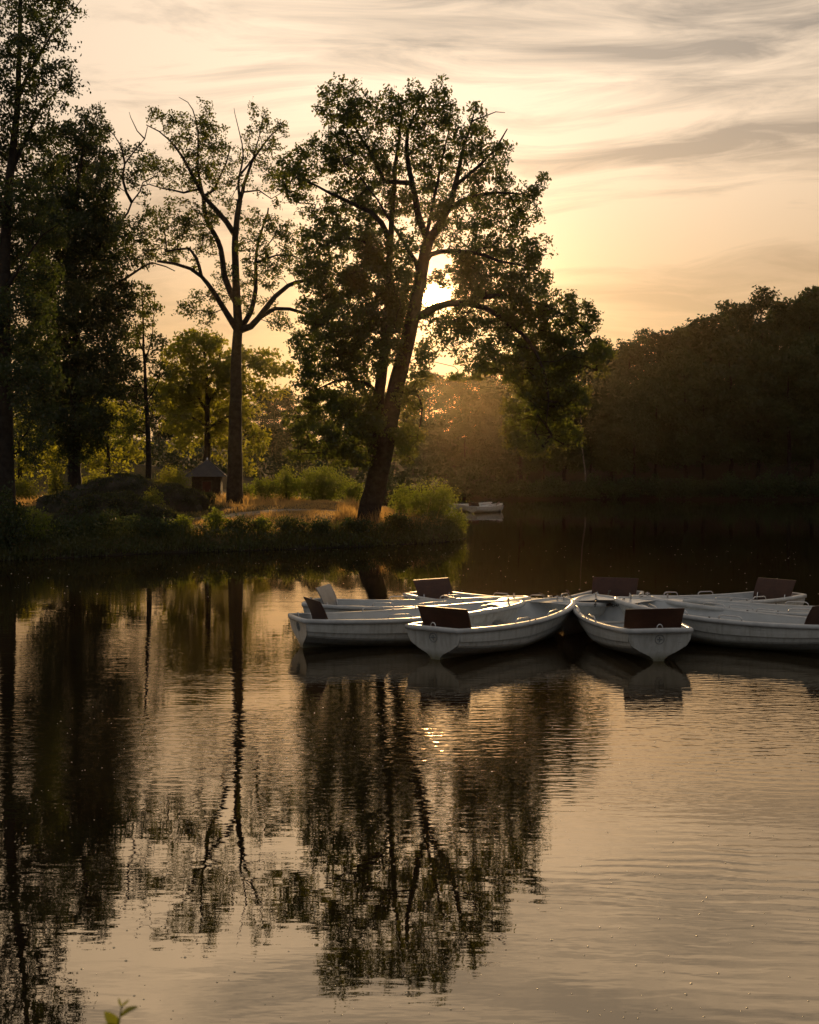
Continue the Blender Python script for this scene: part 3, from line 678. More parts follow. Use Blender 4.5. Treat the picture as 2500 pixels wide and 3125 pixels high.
D = 106.0
b = np.array(base_at(633, D))
t4 = Tree(b, 51)
t4.limb([b - (0, 0, 0.3), b + (0, 0, 0.5)] + pl([(633, 1380), (633, 1280), (632, 1180), (625, 1090), (620, 1040)], D), 0.42, 0.06, 0.03, 'trunk')
for q in ([(633, 1260), (580, 1180), (540, 1130)], [(633, 1230), (700, 1150), (770, 1110), (840, 1100)], [(633, 1300), (570, 1270), (520, 1270)], [(633, 1310), (700, 1270), (760, 1290)], [(633, 1200), (660, 1120), (680, 1060)]):
    t4.limb(pl(q, D, t4.g.uniform(-1.5, 1.5)), 0.14, 0.03)
t4_cl = [(600, 1060, 70, 45), (670, 1070, 60, 45), (540, 1100, 60, 45), (740, 1090, 60, 40), (560, 1170, 70, 55, 1.3), (640, 1140, 70, 50, 1.3), (720, 1160, 65, 50, 1.2), (820, 1110, 60, 35), (870, 1130, 30, 25, .7), (810, 1180, 60, 35, .8), (520, 1230, 55, 45), (600, 1230, 60, 45, 1.2), (690, 1230, 60, 45, 1.2), (760, 1270, 45, 50), (550, 1300, 60, 45), (620, 1310, 50, 40), (690, 1310, 50, 50), (780, 1340, 35, 50), (560, 1360, 45, 30, .8), (760, 1400, 30, 40, .8), (480, 1180, 30, 40, .8), (700, 1380, 35, 40, .8)]
crown_clumps(t4, D, t4_cl, 13, 2.8)
t4.grow(low=4)
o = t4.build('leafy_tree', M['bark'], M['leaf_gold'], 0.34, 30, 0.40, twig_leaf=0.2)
tag(o, 'sunlit yellow green tree standing behind the small hut', 'tree')

# --- forest over the water
def forest_proto(seed, h, rw, trunk_h, bark, leafm, n_cl, per, leaf, lean=0.0, open_=0.0):
    g = np.random.default_rng(seed); t = Tree((0, 0, 0), seed)
    t.limb([(0, 0, -0.6), (0.1, 0, trunk_h), (lean * 0.5, 0, h * 0.6), (lean, 0, h * 0.92)], 0.02 * h * 0.75 + 0.05, 0.05, 0.1, 'trunk')
    for k in range(n_cl):
        u = (k + g.uniform()) / n_cl; z = trunk_h * 0.75 + (h - trunk_h * 0.75) * u
        prof = math.sin(math.pi * min(1, (u * 0.86 + 0.16))) ** 0.7
        a = g.uniform(0, 6.283); rr = rw * prof * g.uniform(0.35, 0.9)
        t.clump((lean * u + math.cos(a) * rr, math.sin(a) * rr, z), np.array((1, 1, 0.6)) * rw * g.uniform(0.22, 0.36) * (1 - open_ * 0.3), max(5, int(10 * (1 - open_ * .35))))
    t.grow(low=trunk_h * 0.5, step=1.4)
    return t.build('forest_tree', bark, leafm, leaf, per, leaf * 1.05, twig_leaf=0.15)

protos = [forest_proto(101, 17, 5.6, 3.6, M['bark_dark'], M['leaf_far'], 46, 24, 0.46),
          forest_proto(102, 19, 5.0, 4.2, M['bark_dark'], M['leaf_far'], 48, 24, 0.46),
          forest_proto(103, 15, 6.2, 3.0, M['bark_dark'], M['leaf_far'], 46, 24, 0.46, 0.8),
          forest_proto(104, 20, 5.4, 5.0, M['bark_dark'], M['leaf_far'], 40, 22, 0.44, -0.5, 0.6)]
used = [False] * 4
def put_tree(k, x, y, top, label, group=None, sx=1.0, rz=None):
    """stands a forest tree on the ground so that its top reaches the height given"""
    h = (17, 19, 15, 20)[k]
    o = copy_tree(protos[k]) if used[k] else protos[k]; used[k] = True
    z = float(ground(x, y)); s = max(0.45, (top - z) / h)
    o.location = (x, y, z); o.scale = (s * sx, s * sx, s); o.rotation_euler = (0, 0, random.uniform(0, 6.28) if rz is None else rz)
    tag(o, label, 'tree', group)
    return o
FAR_F = 'dark leafy tree in the front row of the forest wall across the lake'
FAR_B = 'dark leafy tree forming the skyline of the forest wall across the lake'
HAZ_F = 'lower hazy brown tree in front of the backlit forest behind the oaks'
HAZ_B = 'hazy brown tree in the rear of the backlit forest behind the oaks'
def top_z(py, D): return P(1250, py, D)[2]
# right hand forest wall: photo column, skyline row, depth
for px, py, Dd, k in [(1530, 1180, 203, 0), (1600, 1120, 215, 1), (1680, 1090, 212, 2), (1760, 1075, 206, 0), (1840, 1035, 214, 1), (1900, 1075, 203, 2), (1960, 1020, 214, 3), (2030, 1010, 205, 0), (2100, 1000, 216, 1),
                      (2170, 975, 208, 2), (2245, 940, 216, 0), (2400, 930, 214, 1), (2470, 915, 207, 0), (2545, 900, 214, 2), (2620, 900, 208, 1),
                      (1720, 1180, 193, 2), (1800, 1200, 191, 0), (1870, 1160, 192, 2), (2000, 1110, 194, 0), (2090, 1090, 192, 2), (2150, 1140, 190, 0), (2230, 1060, 193, 2), (2310, 1050, 192, 0), (2480, 1050, 192, 2), (2560, 1040, 192, 0),
                      (1590, 1230, 194, 2), (1660, 1250, 192, 0)]:
    put_tree(k, (px - 1250) / FPX * Dd, Dd + random.uniform(-1, 1), top_z(py + random.uniform(-12, 12), Dd), (FAR_F if Dd < 195 else FAR_B), ('front trees of the forest wall across the lake' if Dd < 195 else 'skyline trees of the forest wall across the lake'), random.uniform(0.95, 1.2))
put_tree(3, (2330 - 1250) / FPX * 210, 210, top_z(888, 210), 'open crowned tree standing tallest on the forest skyline at the right', None, 1.05)
put_tree(1, (2405 - 1250) / FPX * 189, 189, top_z(1080, 189), 'broad tree with a stout grey trunk on the far shore, rightmost trunk in view', None, 1.15)
put_tree(0, (1935 - 1250) / FPX * 189, 189, top_z(1190, 189), 'tree on the far shore with a pale trunk, right of the thin birch', None, 1.0)
# hazy forest in the middle and at the left
for px, py, Dd, k in [(1470, 1110, 236, 1), (1400, 1135, 238, 0), (1310, 1165, 230, 2), (1540, 1120, 236, 2), (1210, 1180, 240, 1), (1130, 1200, 232, 0), (1050, 1190, 240, 2), (960, 1195, 232, 1), (880, 1190, 240, 0), (800, 1190, 228, 2), (720, 1200, 236, 1), (640, 1200, 226, 0), (560, 1190, 236, 2),
                      (480, 1180, 224, 1), (400, 1170, 232, 0), (320, 1180, 224, 2), (240, 1160, 232, 1), (150, 1150, 222, 0), (60, 1150, 230, 2), (-20, 1140, 224, 1),
                      (1500, 1280, 206, 2), (1420, 1300, 208, 0), (1340, 1310, 206, 2), (1250, 1300, 210, 0), (1010, 1330, 205, 2), (920, 1320, 208, 0), (830, 1310, 204, 2), (740, 1320, 208, 0)]:
    put_tree(k, (px - 1250) / FPX * Dd, Dd + random.uniform(-2, 2), top_z(py + random.uniform(-15, 15), Dd), (HAZ_F if Dd < 215 else HAZ_B), ('lower trees of the backlit forest behind the oaks' if Dd < 215 else 'rear trees of the backlit forest behind the oaks'), random.uniform(1.0, 1.25))
# pale birch leaning over the far shore
b = np.array(base_at(1787, 186.5))
tb = Tree(b, 61)
tb.limb([b - (0, 0, 0.3), P(1785, 1440, 186.5), P(1778, 1370, 186.5), P(1772, 1250, 187), P(1770, 1180, 187)], 0.13, 0.04, 0.03, 'trunk')
crown_clumps(tb, 187, [(1772, 1190, 45, 40), (1765, 1250, 50, 40), (1785, 1300, 40, 40), (1760, 1330, 35, 30)], 3.5, 1.6)
tb.grow(low=4, step=1.2)
tag(tb.build('birch_tree', M['bark_pale'], M['leaf_far'], 0.42, 22, 0.45, twig_leaf=0.1), 'thin pale birch trunk leaning at the far shore right of the oak', 'tree')
g = np.random.default_rng(404)
n_ = 15000; xq = g.uniform(-66, 16, n_); yq = 193.0 + g.uniform(0, 9, n_) + np.where(xq > -2, 0, -6)
hq = 3.2 + 1.6 * np.sin(xq * 0.55) * np.sin(xq * 0.21 + 1) + 0.9 * np.sin(xq * 1.7)
v, f = leaf_mesh(np.stack([xq, yq, np.maximum(ground(xq, yq), 0) + hq * g.uniform(0, 1, n_) ** 0.8], 1), 0.5, 0.55, 0.3, 405)
tag(mesh_obj('forest_undergrowth', v, f, M['leaf_far']), 'dim leafy undergrowth along the foot of the backlit forest', 'undergrowth', kind='stuff')
# sunlit background trees at the left
for px, D_, top, cl, lab in [(330, 120, 1190, [(300, 1260, 70, 50), (380, 1280, 60, 50), (330, 1330, 70, 50), (260, 1340, 60, 45), (400, 1370, 60, 45), (330, 1410, 70, 40), (280, 1400, 50, 40)], 'sunlit golden tree seen between the slim young tree and the dense dark tree'),
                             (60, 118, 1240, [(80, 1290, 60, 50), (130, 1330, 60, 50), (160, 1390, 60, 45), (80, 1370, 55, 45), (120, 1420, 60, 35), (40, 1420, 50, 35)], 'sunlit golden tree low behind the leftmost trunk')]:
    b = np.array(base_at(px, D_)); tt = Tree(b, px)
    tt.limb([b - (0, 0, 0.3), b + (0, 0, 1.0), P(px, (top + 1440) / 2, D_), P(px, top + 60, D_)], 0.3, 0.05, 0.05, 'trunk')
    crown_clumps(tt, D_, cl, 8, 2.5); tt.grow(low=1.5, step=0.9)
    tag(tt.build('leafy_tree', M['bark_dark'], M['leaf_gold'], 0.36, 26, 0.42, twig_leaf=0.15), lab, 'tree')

# ------------------------------------------------------------------ shrubs, grass and bank growth
def shrub(name, x, y, w_, h, label, leafm, n=1500, leaf=0.13, group=None, depth=None, seed=None, loose=0.0, stems=7):
    g = np.random.default_rng(seed if seed is not None else int(abs(x * 100 + y * 7)))
    z = float(ground(x, y)); root = empty(name, (x, y, z)); dp = depth or w_ * 0.8
    k = max(5, int(9 * w_)); cen = []; mb = MB()
    for i in range(k):
        a = g.uniform(0, 6.283); r = math.sqrt(g.uniform(0, 1))
        cx, cyy = math.cos(a) * r * w_ * 0.42, math.sin(a) * r * dp * 0.42
        hh = h * (1 - 0.5 * r * r) * g.uniform(0.72, 1.0)
        m = n // k
        u = g.uniform(0, 1, m) ** 0.65
        sp = (0.12 + 0.16 * np.sin(np.pi * np.clip(u, 0.05, 1)))[:, None] * min(1.6, w_ * 0.6) * (1 - loose * 0.5)
        q = np.stack([cx * (0.4 + 0.7 * u), cyy * (0.4 + 0.7 * u), hh * u], 1) + g.normal(size=(m, 3)) * sp * np.array((1, 1, 0.7))
        q[:, 2] = np.abs(q[:, 2]); cen.append(q)
        if i < stems:
            mb.tube([(cx * 0.25, cyy * 0.25, -0.1), (cx * 0.7, cyy * 0.7, hh * 0.5), (cx * 1.05, cyy * 1.05, hh * 0.97)], [0.025, 0.018, 0.006], 4)
    v, f = leaf_mesh(np.vstack(cen), leaf, 0.55, 0.3, int(g.integers(1e6)))
    mb.build('stems', M['bark_dark'], root, True); mesh_obj('foliage', v, f, leafm, root)
    return tag(root, label, 'shrub', group)

def sp_(px, D): return (px - 1250) / FPX * D
SH = M['leaf_shrub']
shrub('shrub', sp_(1315, 72), 72, 3.0, 2.7, 'large rounded bush at the tip of the point, right of the leaning oak', SH, 6000, 0.12)
shrub('shrub', sp_(1385, 71), 71, 1.8, 1.2, 'low bush overhanging the water at the very tip of the point', SH, 1500, 0.12)
shrub('shrub', sp_(1225, 79), 79, 1.5, 2.1, 'bush just behind the leaning trunk on its right side', SH, 1900, 0.13)
shrub('shrub', sp_(1085, 84), 84, 1.3, 2.0, 'narrow bush just left of the leaning trunk', SH, 1500, 0.14)
shrub('shrub', sp_(985, 90), 90, 4.9, 2.7, 'broadest rounded bush between the two oaks', SH, 7500, 0.14, depth=2.6)
shrub('shrub', sp_(872, 91), 91, 1.9, 2.5, 'upright bush left of the broadest bush between the oaks', SH, 2400, 0.15)
shrub('shrub', sp_(805, 90), 90, 1.8, 1.8, 'small bush just right of the open oak trunk', SH, 2000, 0.14)
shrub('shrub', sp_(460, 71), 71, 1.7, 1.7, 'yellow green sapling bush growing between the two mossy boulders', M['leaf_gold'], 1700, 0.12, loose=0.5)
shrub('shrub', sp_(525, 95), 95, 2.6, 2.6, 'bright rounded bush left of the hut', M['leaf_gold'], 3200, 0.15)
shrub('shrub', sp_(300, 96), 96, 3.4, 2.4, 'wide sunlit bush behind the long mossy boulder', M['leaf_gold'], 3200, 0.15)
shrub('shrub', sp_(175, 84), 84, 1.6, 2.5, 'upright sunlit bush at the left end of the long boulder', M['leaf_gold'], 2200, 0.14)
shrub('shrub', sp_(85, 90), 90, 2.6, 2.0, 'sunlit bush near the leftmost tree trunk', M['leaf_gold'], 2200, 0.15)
shrub('shrub', sp_(750, 97), 97, 1.4, 1.3, 'low bush right beside the foot of the open oak', SH, 1100, 0.14)
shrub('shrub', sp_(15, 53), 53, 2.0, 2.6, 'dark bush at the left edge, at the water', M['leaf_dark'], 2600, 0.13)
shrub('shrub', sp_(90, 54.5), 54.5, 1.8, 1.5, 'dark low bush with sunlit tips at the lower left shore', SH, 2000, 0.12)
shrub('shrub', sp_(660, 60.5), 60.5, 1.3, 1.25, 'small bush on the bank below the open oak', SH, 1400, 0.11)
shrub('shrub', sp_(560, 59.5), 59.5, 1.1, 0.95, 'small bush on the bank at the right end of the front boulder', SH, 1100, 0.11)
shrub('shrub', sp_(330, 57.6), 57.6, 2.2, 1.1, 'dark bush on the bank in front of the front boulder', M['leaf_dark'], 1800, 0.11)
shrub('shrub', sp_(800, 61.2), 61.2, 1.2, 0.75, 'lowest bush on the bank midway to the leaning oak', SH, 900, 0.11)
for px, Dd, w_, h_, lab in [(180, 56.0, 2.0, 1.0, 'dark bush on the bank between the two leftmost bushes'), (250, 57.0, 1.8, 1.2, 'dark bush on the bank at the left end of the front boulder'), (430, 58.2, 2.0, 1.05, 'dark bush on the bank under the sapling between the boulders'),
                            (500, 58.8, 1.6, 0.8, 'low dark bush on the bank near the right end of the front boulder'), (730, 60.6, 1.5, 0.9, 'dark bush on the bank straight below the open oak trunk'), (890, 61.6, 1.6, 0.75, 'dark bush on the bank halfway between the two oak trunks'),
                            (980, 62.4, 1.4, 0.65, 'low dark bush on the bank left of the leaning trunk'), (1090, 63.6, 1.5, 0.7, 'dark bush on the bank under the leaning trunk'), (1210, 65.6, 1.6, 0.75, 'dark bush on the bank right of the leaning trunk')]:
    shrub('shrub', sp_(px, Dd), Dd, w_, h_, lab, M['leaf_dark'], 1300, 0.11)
# low growth along the far shore, a shrub at a time
for i in range(20):
    px = 1420 + i * 57 + random.uniform(-12, 12); x_ = (px - 1250) / FPX * 184; Dd = float(np.interp(x_, [8, 18, 30, 44, 58], [186, 183, 184, 182, 183])) + random.uniform(0.15, 0.5)
    shrub('shore_shrub', sp_(px, Dd), Dd, random.uniform(4.0, 5.2), random.uniform(2.4, 4.2), 'dark low bush along the waterline of the far shore', M['leaf_far'], 900, 0.36, 'bushes along the far shore', seed=300 + i, stems=3)

def scatter(n, x0, x1, y0, y1, dmin, dmax, seed):
    g = np.random.default_rng(seed); x = g.uniform(x0, x1, n * 3); y = g.uniform(y0, y1, n * 3)
    d = lake_dist(x, y); k = (d > dmin) & (d < dmax)
    x, y = x[k][:n], y[k][:n]; return x, y, ground(x, y), g

def blades(name, x, y, z, g, h0, h1, wid, mat, label, cat, lean=0.35):
    n = len(x); h = g.uniform(h0, h1, n) * (0.85 + 0.45 * np.sin(x * 1.1 + y * 0.7) * np.sin(x * 0.37 + 2) + 0.2 * np.sin(x * 3.1)); h = np.maximum(h, h0 * 0.5); a = g.uniform(0, 6.283, n)
    l = g.normal(size=(n, 2)) * lean * h[:, None]
    v = np.empty((n, 5, 3)); wx, wy = np.cos(a) * wid, np.sin(a) * wid
    v[:, 0] = np.stack([x - wx, y - wy, z - 0.03], 1); v[:, 1] = np.stack([x + wx, y + wy, z - 0.03], 1)
    mx, my, mz = x + l[:, 0] * 0.35, y + l[:, 1] * 0.35, z + h * 0.6
    v[:, 2] = np.stack([mx + wx * 0.7, my + wy * 0.7, mz], 1); v[:, 3] = np.stack([mx - wx * 0.7, my - wy * 0.7, mz], 1)
    v[:, 4] = np.stack([x + l[:, 0], y + l[:, 1], z + h], 1)
    base = np.arange(n)[:, None] * 5
    f = np.vstack([base + [0, 1, 2], base + [0, 2, 3], base + [3, 2, 4]])
    return tag(mesh_obj(name, v.reshape(-1, 3), f, mat), label, cat, kind='stuff')

PATH = crom([(-30, 62.5), (-22, 61.2), (-17, 62.5), (-13.5, 66), (-11, 71.5), (-8.6, 75.2), (-5.5, 77.5), (-2.5, 80), (-1, 86)], 0.8)
def off_path(x, y, r): return np.min(np.hypot(x[:, None] - PATH[None, :, 0], y[:, None] - PATH[None, :, 1]), 1) > r
x, y, z, g = scatter(80000, -27, 3.4, 56, 94, 0.9, 60, 1)
k = off_path(x, y, 0.62) & ((x > -11.5 + 1.5 * np.sin(y)) | (y > 79))
x, y, z = x[k], y[k], z[k]
blades('dry_grass', x, y, z, g, 0.06, 0.22, 0.012, M['dry_grass'], 'short dry golden grass on the point between the trees', 'grass')
x, y, z, g = scatter(30000, -27, -11, 54, 79, 1.2, 60, 9)
k = off_path(x, y, 0.6)
blades('shaded_grass', x[k], y[k], z[k], g, 0.06, 0.25, 0.014, M['green_grass'], 'short grass coloured dark for shade round the mossy boulders', 'grass')  # green in place of golden blades carries the shade of boulders and trees
x, y, z, g = scatter(9000, -6, 3.2, 64, 82, 0.9, 7, 2)
k = (np.hypot(x - 0.3, y - 70.5) < 4.2) | (np.hypot(x + 4, y - 82) < 3.0)
blades('tall_dry_grass', x[k], y[k], z[k], g, 0.25, 0.75, 0.015, M['dry_grass'], 'tall dry grass round the foot of the leaning oak', 'grass', 0.22)
x, y, z, g = scatter(34000, -27, 3.6, 46, 76, 0.02, 1.25, 3)
k = (y < 74)
x, y, z = x[k], y[k], z[k]
blades('bank_grass', x, y, z, g, 0.20, 0.65, 0.020, M['green_grass'], 'dark rank grass overhanging the water along the bank', 'grass', 0.45)
x, y, z, g = scatter(42000, -27, 3.8, 46, 76, -0.18, 1.6, 4)
v, f = leaf_mesh(np.stack([x, y, np.maximum(z, 0) + g.uniform(0.02, 0.45, len(x)) * (1 + 0.7 * np.sin(x * 1.3) * np.sin(x * 0.43 + 1))], 1), 0.15, 0.5, 0.4, 77)
tag(mesh_obj('bank_foliage', v, f, M['green_grass']), 'low leafy growth covering the bank down to the water', 'undergrowth', kind='stuff')
x, y, z, g = scatter(7000, -32, -8, 78, 100, 1.0, 60, 6)
blades('meadow_grass', x, y, z, g, 0.2, 0.6, 0.02, M['dry_grass'], 'taller golden grass behind the boulders and the hut', 'grass', 0.3)
# single dry stalks that stand out at the tip of the point
for i, (px, D_, h, lab) in enumerate([(1300, 68.2, 1.5, 'tallest weed stalk leaning at the tip of the point'), (1195, 68.5, 1.2, 'thin dry weed stalk just right of the leaning trunk'), (1330, 68.0, 1.1, 'pale weed stalk with side shoots in front of the large rounded bush')]):
    xx = sp_(px, D_); zz = float(ground(xx, D_)); r_ = empty('weed_stalk', (xx, D_, zz)); g = np.random.default_rng(70 + i)
    mb = MB(); mb.tube([(0, 0, -0.1), (0.08, 0, h * 0.5), (0.28, 0.05, h)], [0.012, 0.010, 0.004], 4); mb.build('stem', M['dry_grass'], r_, True)
    u = g.uniform(0.25, 1, 60); cen = np.stack([0.28 * u ** 1.5, 0.05 * u, h * u], 1) + g.normal(size=(60, 3)) * np.array((0.09, 0.09, 0.03))
    v, f = leaf_mesh(cen, 0.09, 0.3, 0.6, 80 + i); mesh_obj('leaves', v, f, M['leaf_gold'], r_)
    tag(r_, lab, 'weed')

# ------------------------------------------------------------------ boulders
def boulder(px0, px1, top, D, depth, label, seed, skew=0.0):
    x0, x1 = sp_(px0, D), sp_(px1, D); cx = (x0 + x1) / 2; zb = float(ground(cx, D)); H = top_z(top, D) - zb
    g = np.random.default_rng(seed); ph = g.uniform(0, 6.28, 12); root = empty('mossy_boulder', (cx, D, zb))
    nu, nv_ = 96, 26; vs = []; fs = []
    for j in range(nv_ + 1):
        b_ = j / nv_ * math.pi / 2
        for i in range(nu):
            a = 2 * math.pi * i / nu; ca, sa = math.cos(a), math.sin(a)
            s = np.cos(b_) ** 0.62
            xx = ca * abs(ca) ** -0.12 * s * (x1 - x0) / 2 if abs(ca) > 1e-6 else 0
            yy = sa * s * depth / 2; u = xx / ((x1 - x0) / 2)
            zz = H * math.sin(b_) ** 0.8 * (1 + skew * u - 0.25 * u * u)
            k = 1 + 0.05 * math.sin(3 * a + ph[0]) + 0.035 * math.sin(7 * a + ph[1] + 2 * b_) + 0.02 * math.sin(13 * a + ph[2] + 5 * b_)
            vs.append((xx * k, yy * k, zz * (1 + 0.10 * math.sin(xx * 1.1 + ph[3]) + 0.06 * math.sin(xx * 2.7 + yy * 2 + ph[4]) + 0.04 * math.sin(xx * 5.9 + yy * 4.3 + ph[5])) - 0.15))
    for i, q in enumerate(vs):
        p_ = Vector(q) * 0.85 + Vector((seed * 3.1, 0, 0)); d_ = mnoise.fractal(p_, 0.9, 2.1, 5) + 0.35 * (1 - 2 * abs(mnoise.noise(p_ * 1.6)))
        vs[i] = (q[0] + 0.10 * d_ * (1 if q[0] > 0 else -1), q[1] - 0.18 * d_, q[2] + 0.16 * d_ * min(1, max(0, q[2]) * 2))
    for j in range(nv_):
        for i in range(nu):
            l = (i + 1) % nu; fs.append((j * nu + i, j * nu + l, (j + 1) * nu + l, (j + 1) * nu + i))
    fs.append(tuple(nv_ * nu + i for i in range(nu)))
    mesh_obj('stone', vs, fs, M['rock'], root, True)
    va = np.array(vs); topv = va[va[:, 2] > H * 0.22]
    cen = topv[g.integers(0, len(topv), 9500)] + g.normal(size=(9500, 3)) * np.array((0.10, 0.08, 0.035))
    v, f = leaf_mesh(cen, 0.13, 0.5, 0.2, seed); mesh_obj('moss', v, f, M['moss'], root)
    nb = 420; q = topv[g.integers(0, len(topv), nb)] + g.normal(size=(nb, 3)) * np.array((0.2, 0.15, 0.02)); hh = g.uniform(0.06, 0.26, nb)
    bl = np.empty((nb, 3, 3)); bl[:, 0] = q - (0.012, 0, 0.03); bl[:, 1] = q + (0.012, 0, -0.03); bl[:, 2] = q + np.stack([g.normal(size=nb) * 0.06, g.normal(size=nb) * 0.06, hh], 1)
    tag(mesh_obj('grass_tuft', bl.reshape(-1, 3), np.arange(nb * 3).reshape(-1, 3), M['green_grass'], root), kind='stuff')
    return tag(root, label, 'boulder')
boulder(130, 640, 1458, 76, 4.2, 'long humped mossy boulder, the larger and farther of the two', 5, 0.06)
boulder(175, 545, 1512, 67.5, 3.6, 'smaller mossy boulder in front, close to the bank', 6, -0.02)
boulder(480, 660, 1480, 80, 2.4, 'low mossy boulder sloping down in front of the hut', 9, -0.25)

# ------------------------------------------------------------------ hut
D = 98.0
hx = sp_(633, D); hz = float(ground(hx, D)) - 0.05
hut = tag(empty('hut', (hx, D, hz), R(4)), 'small dark hut with a pyramid slate roof beside the open oak', 'hut')
ez = top_z(1453, D) - hz; az_ = top_z(1400, D) - hz; hw = 1.05
mb = MB(); mb.box((0, 0, ez / 2), (hw, hw, ez / 2)); mb.build('wall', M['brick'], hut)
mb = MB(); N_ = 9; e = 1.46
for k in range(N_):
    u0, u1 = k / N_, (k + 1) / N_ + 0.02
    w0, w1 = e * (1 - u0) + 0.02, e * (1 - min(u1, 1)) + 0.0
    z0, z1 = ez - 0.06 + (az_ - ez) * u0 + 0.03, ez - 0.06 + (az_ - ez) * u1
    mb.add([(-w0, -w0, z0), (w0, -w0, z0), (w0, w0, z0), (-w0, w0, z0), (-w1, -w1, z1), (w1, -w1, z1), (w1, w1, z1), (-w1, w1, z1)],
           [(3, 2, 1, 0), (0, 1, 5, 4), (1, 2, 6, 5), (2, 3, 7, 6), (3, 0, 4, 7)])
roof = mb.build('roof', M['slate'], hut)
mb = MB(); mb.tube([(0, 0, az_ - 0.14), (0, 0, az_ - 0.02), (0, 0, az_ + 0.10)], [0.09, 0.06, 0.02], 8); mb.build('finial', M['steel'], roof)
for sx, sy in ((-1, -1), (1, -1), (1, 1), (-1, 1)):
    mb = MB(); mb.tube([(sx * e * 1.01, sy * e * 1.01, ez), (0, 0, az_ - 0.04)], 0.035, 5); mb.build('hip_cap', M['slate'], roof)
dr = MB(); dr.box((0.05, -hw - 0.025, 0.62), (0.30, 0.03, 0.62)); door = dr.build('door', M['door'], hut)
mb = MB()
for c_, h_ in (((0.05, -hw - 0.03, 1.28), (0.38, 0.045, 0.04)), ((-0.29, -hw - 0.03, 0.62), (0.04, 0.045, 0.62)), ((0.39, -hw - 0.03, 0.62), (0.04, 0.045, 0.62))): mb.box(c_, h_)
mb.build('door_frame', M['timber'], door)
mb = MB(); mb.box((0.26, -hw - 0.075, 0.6), (0.02, 0.02, 0.07)); mb.build('handle', M['steel'], door)

# ------------------------------------------------------------------ rowing boats
BL = 4.8
T_ = np.array([0, .12, .28, .45, .62, .76, .87, .94, .985, 1.0])
W_ = np.array([.575, .665, .745, .79, .78, .715, .585, .43, .22, .07])
S_ = np.array([.575, .555, .545, .555, .585, .63, .675, .71, .735, .745])
K_ = np.array([-.03, -.09, -.12, -.13, -.13, -.12, -.09, -.03, .08, .16])
prof = {0.0: [(.14, 0), (.17, .10), (.28, .20), (.62, .36), (.88, .52), (.98, .70), (1.0, .86), (1.0, 1)],
        0.45: [(.03, 0), (.10, .07), (.42, .14), (.72, .26), (.89, .44), (.97, .66), (1.0, .84), (1.03, 1)],
        1.0: [(.10, 0), (.16, .12), (.32, .27), (.52, .44), (.70, .62), (.84, .78), (.94, .90), (1.0, 1)]}
def cubic(xs, ys, x):
    """smooth monotone-ish interpolation"""
    xs = np.asarray(xs, float); ys = np.asarray(ys, float); m = np.gradient(ys, xs)
    i = np.clip(np.searchsorted(xs, x) - 1, 0, len(xs) - 2); h = xs[i + 1] - xs[i]; t = (x - xs[i]) / h
    return (2 * t ** 3 - 3 * t ** 2 + 1) * ys[i] + (t ** 3 - 2 * t ** 2 + t) * h * m[i] + (-2 * t ** 3 + 3 * t ** 2) * ys[i + 1] + (t ** 3 - t ** 2) * h * m[i + 1]
def section(t, s):
    """point on the hull side: t stern to bow, s keel to sheer -> x, half breadth, z"""
    if t <= 0.45: f = t / 0.45; A, B = prof[0.0], prof[0.45]
    else: f = (t - 0.45) / 0.55; A, B = prof[0.45], prof[1.0]
    q = np.array(A) * (1 - f) + np.array(B) * f
    k = np.linspace(0, 1, 8)
    a, b = np.interp(s, k, q[:, 0]), np.interp(s, k, q[:, 1])
    wd, zs, zk = float(cubic(T_, W_, t)), float(cubic(T_, S_, t)), float(cubic(T_, K_, t))
    x = 0.06 + t * (BL - 0.36) - 0.10 * b * (1 - t) ** 6 + 0.30 * b * max(0, t) ** 9
    return x, a * wd, zk + b * (zs - zk)

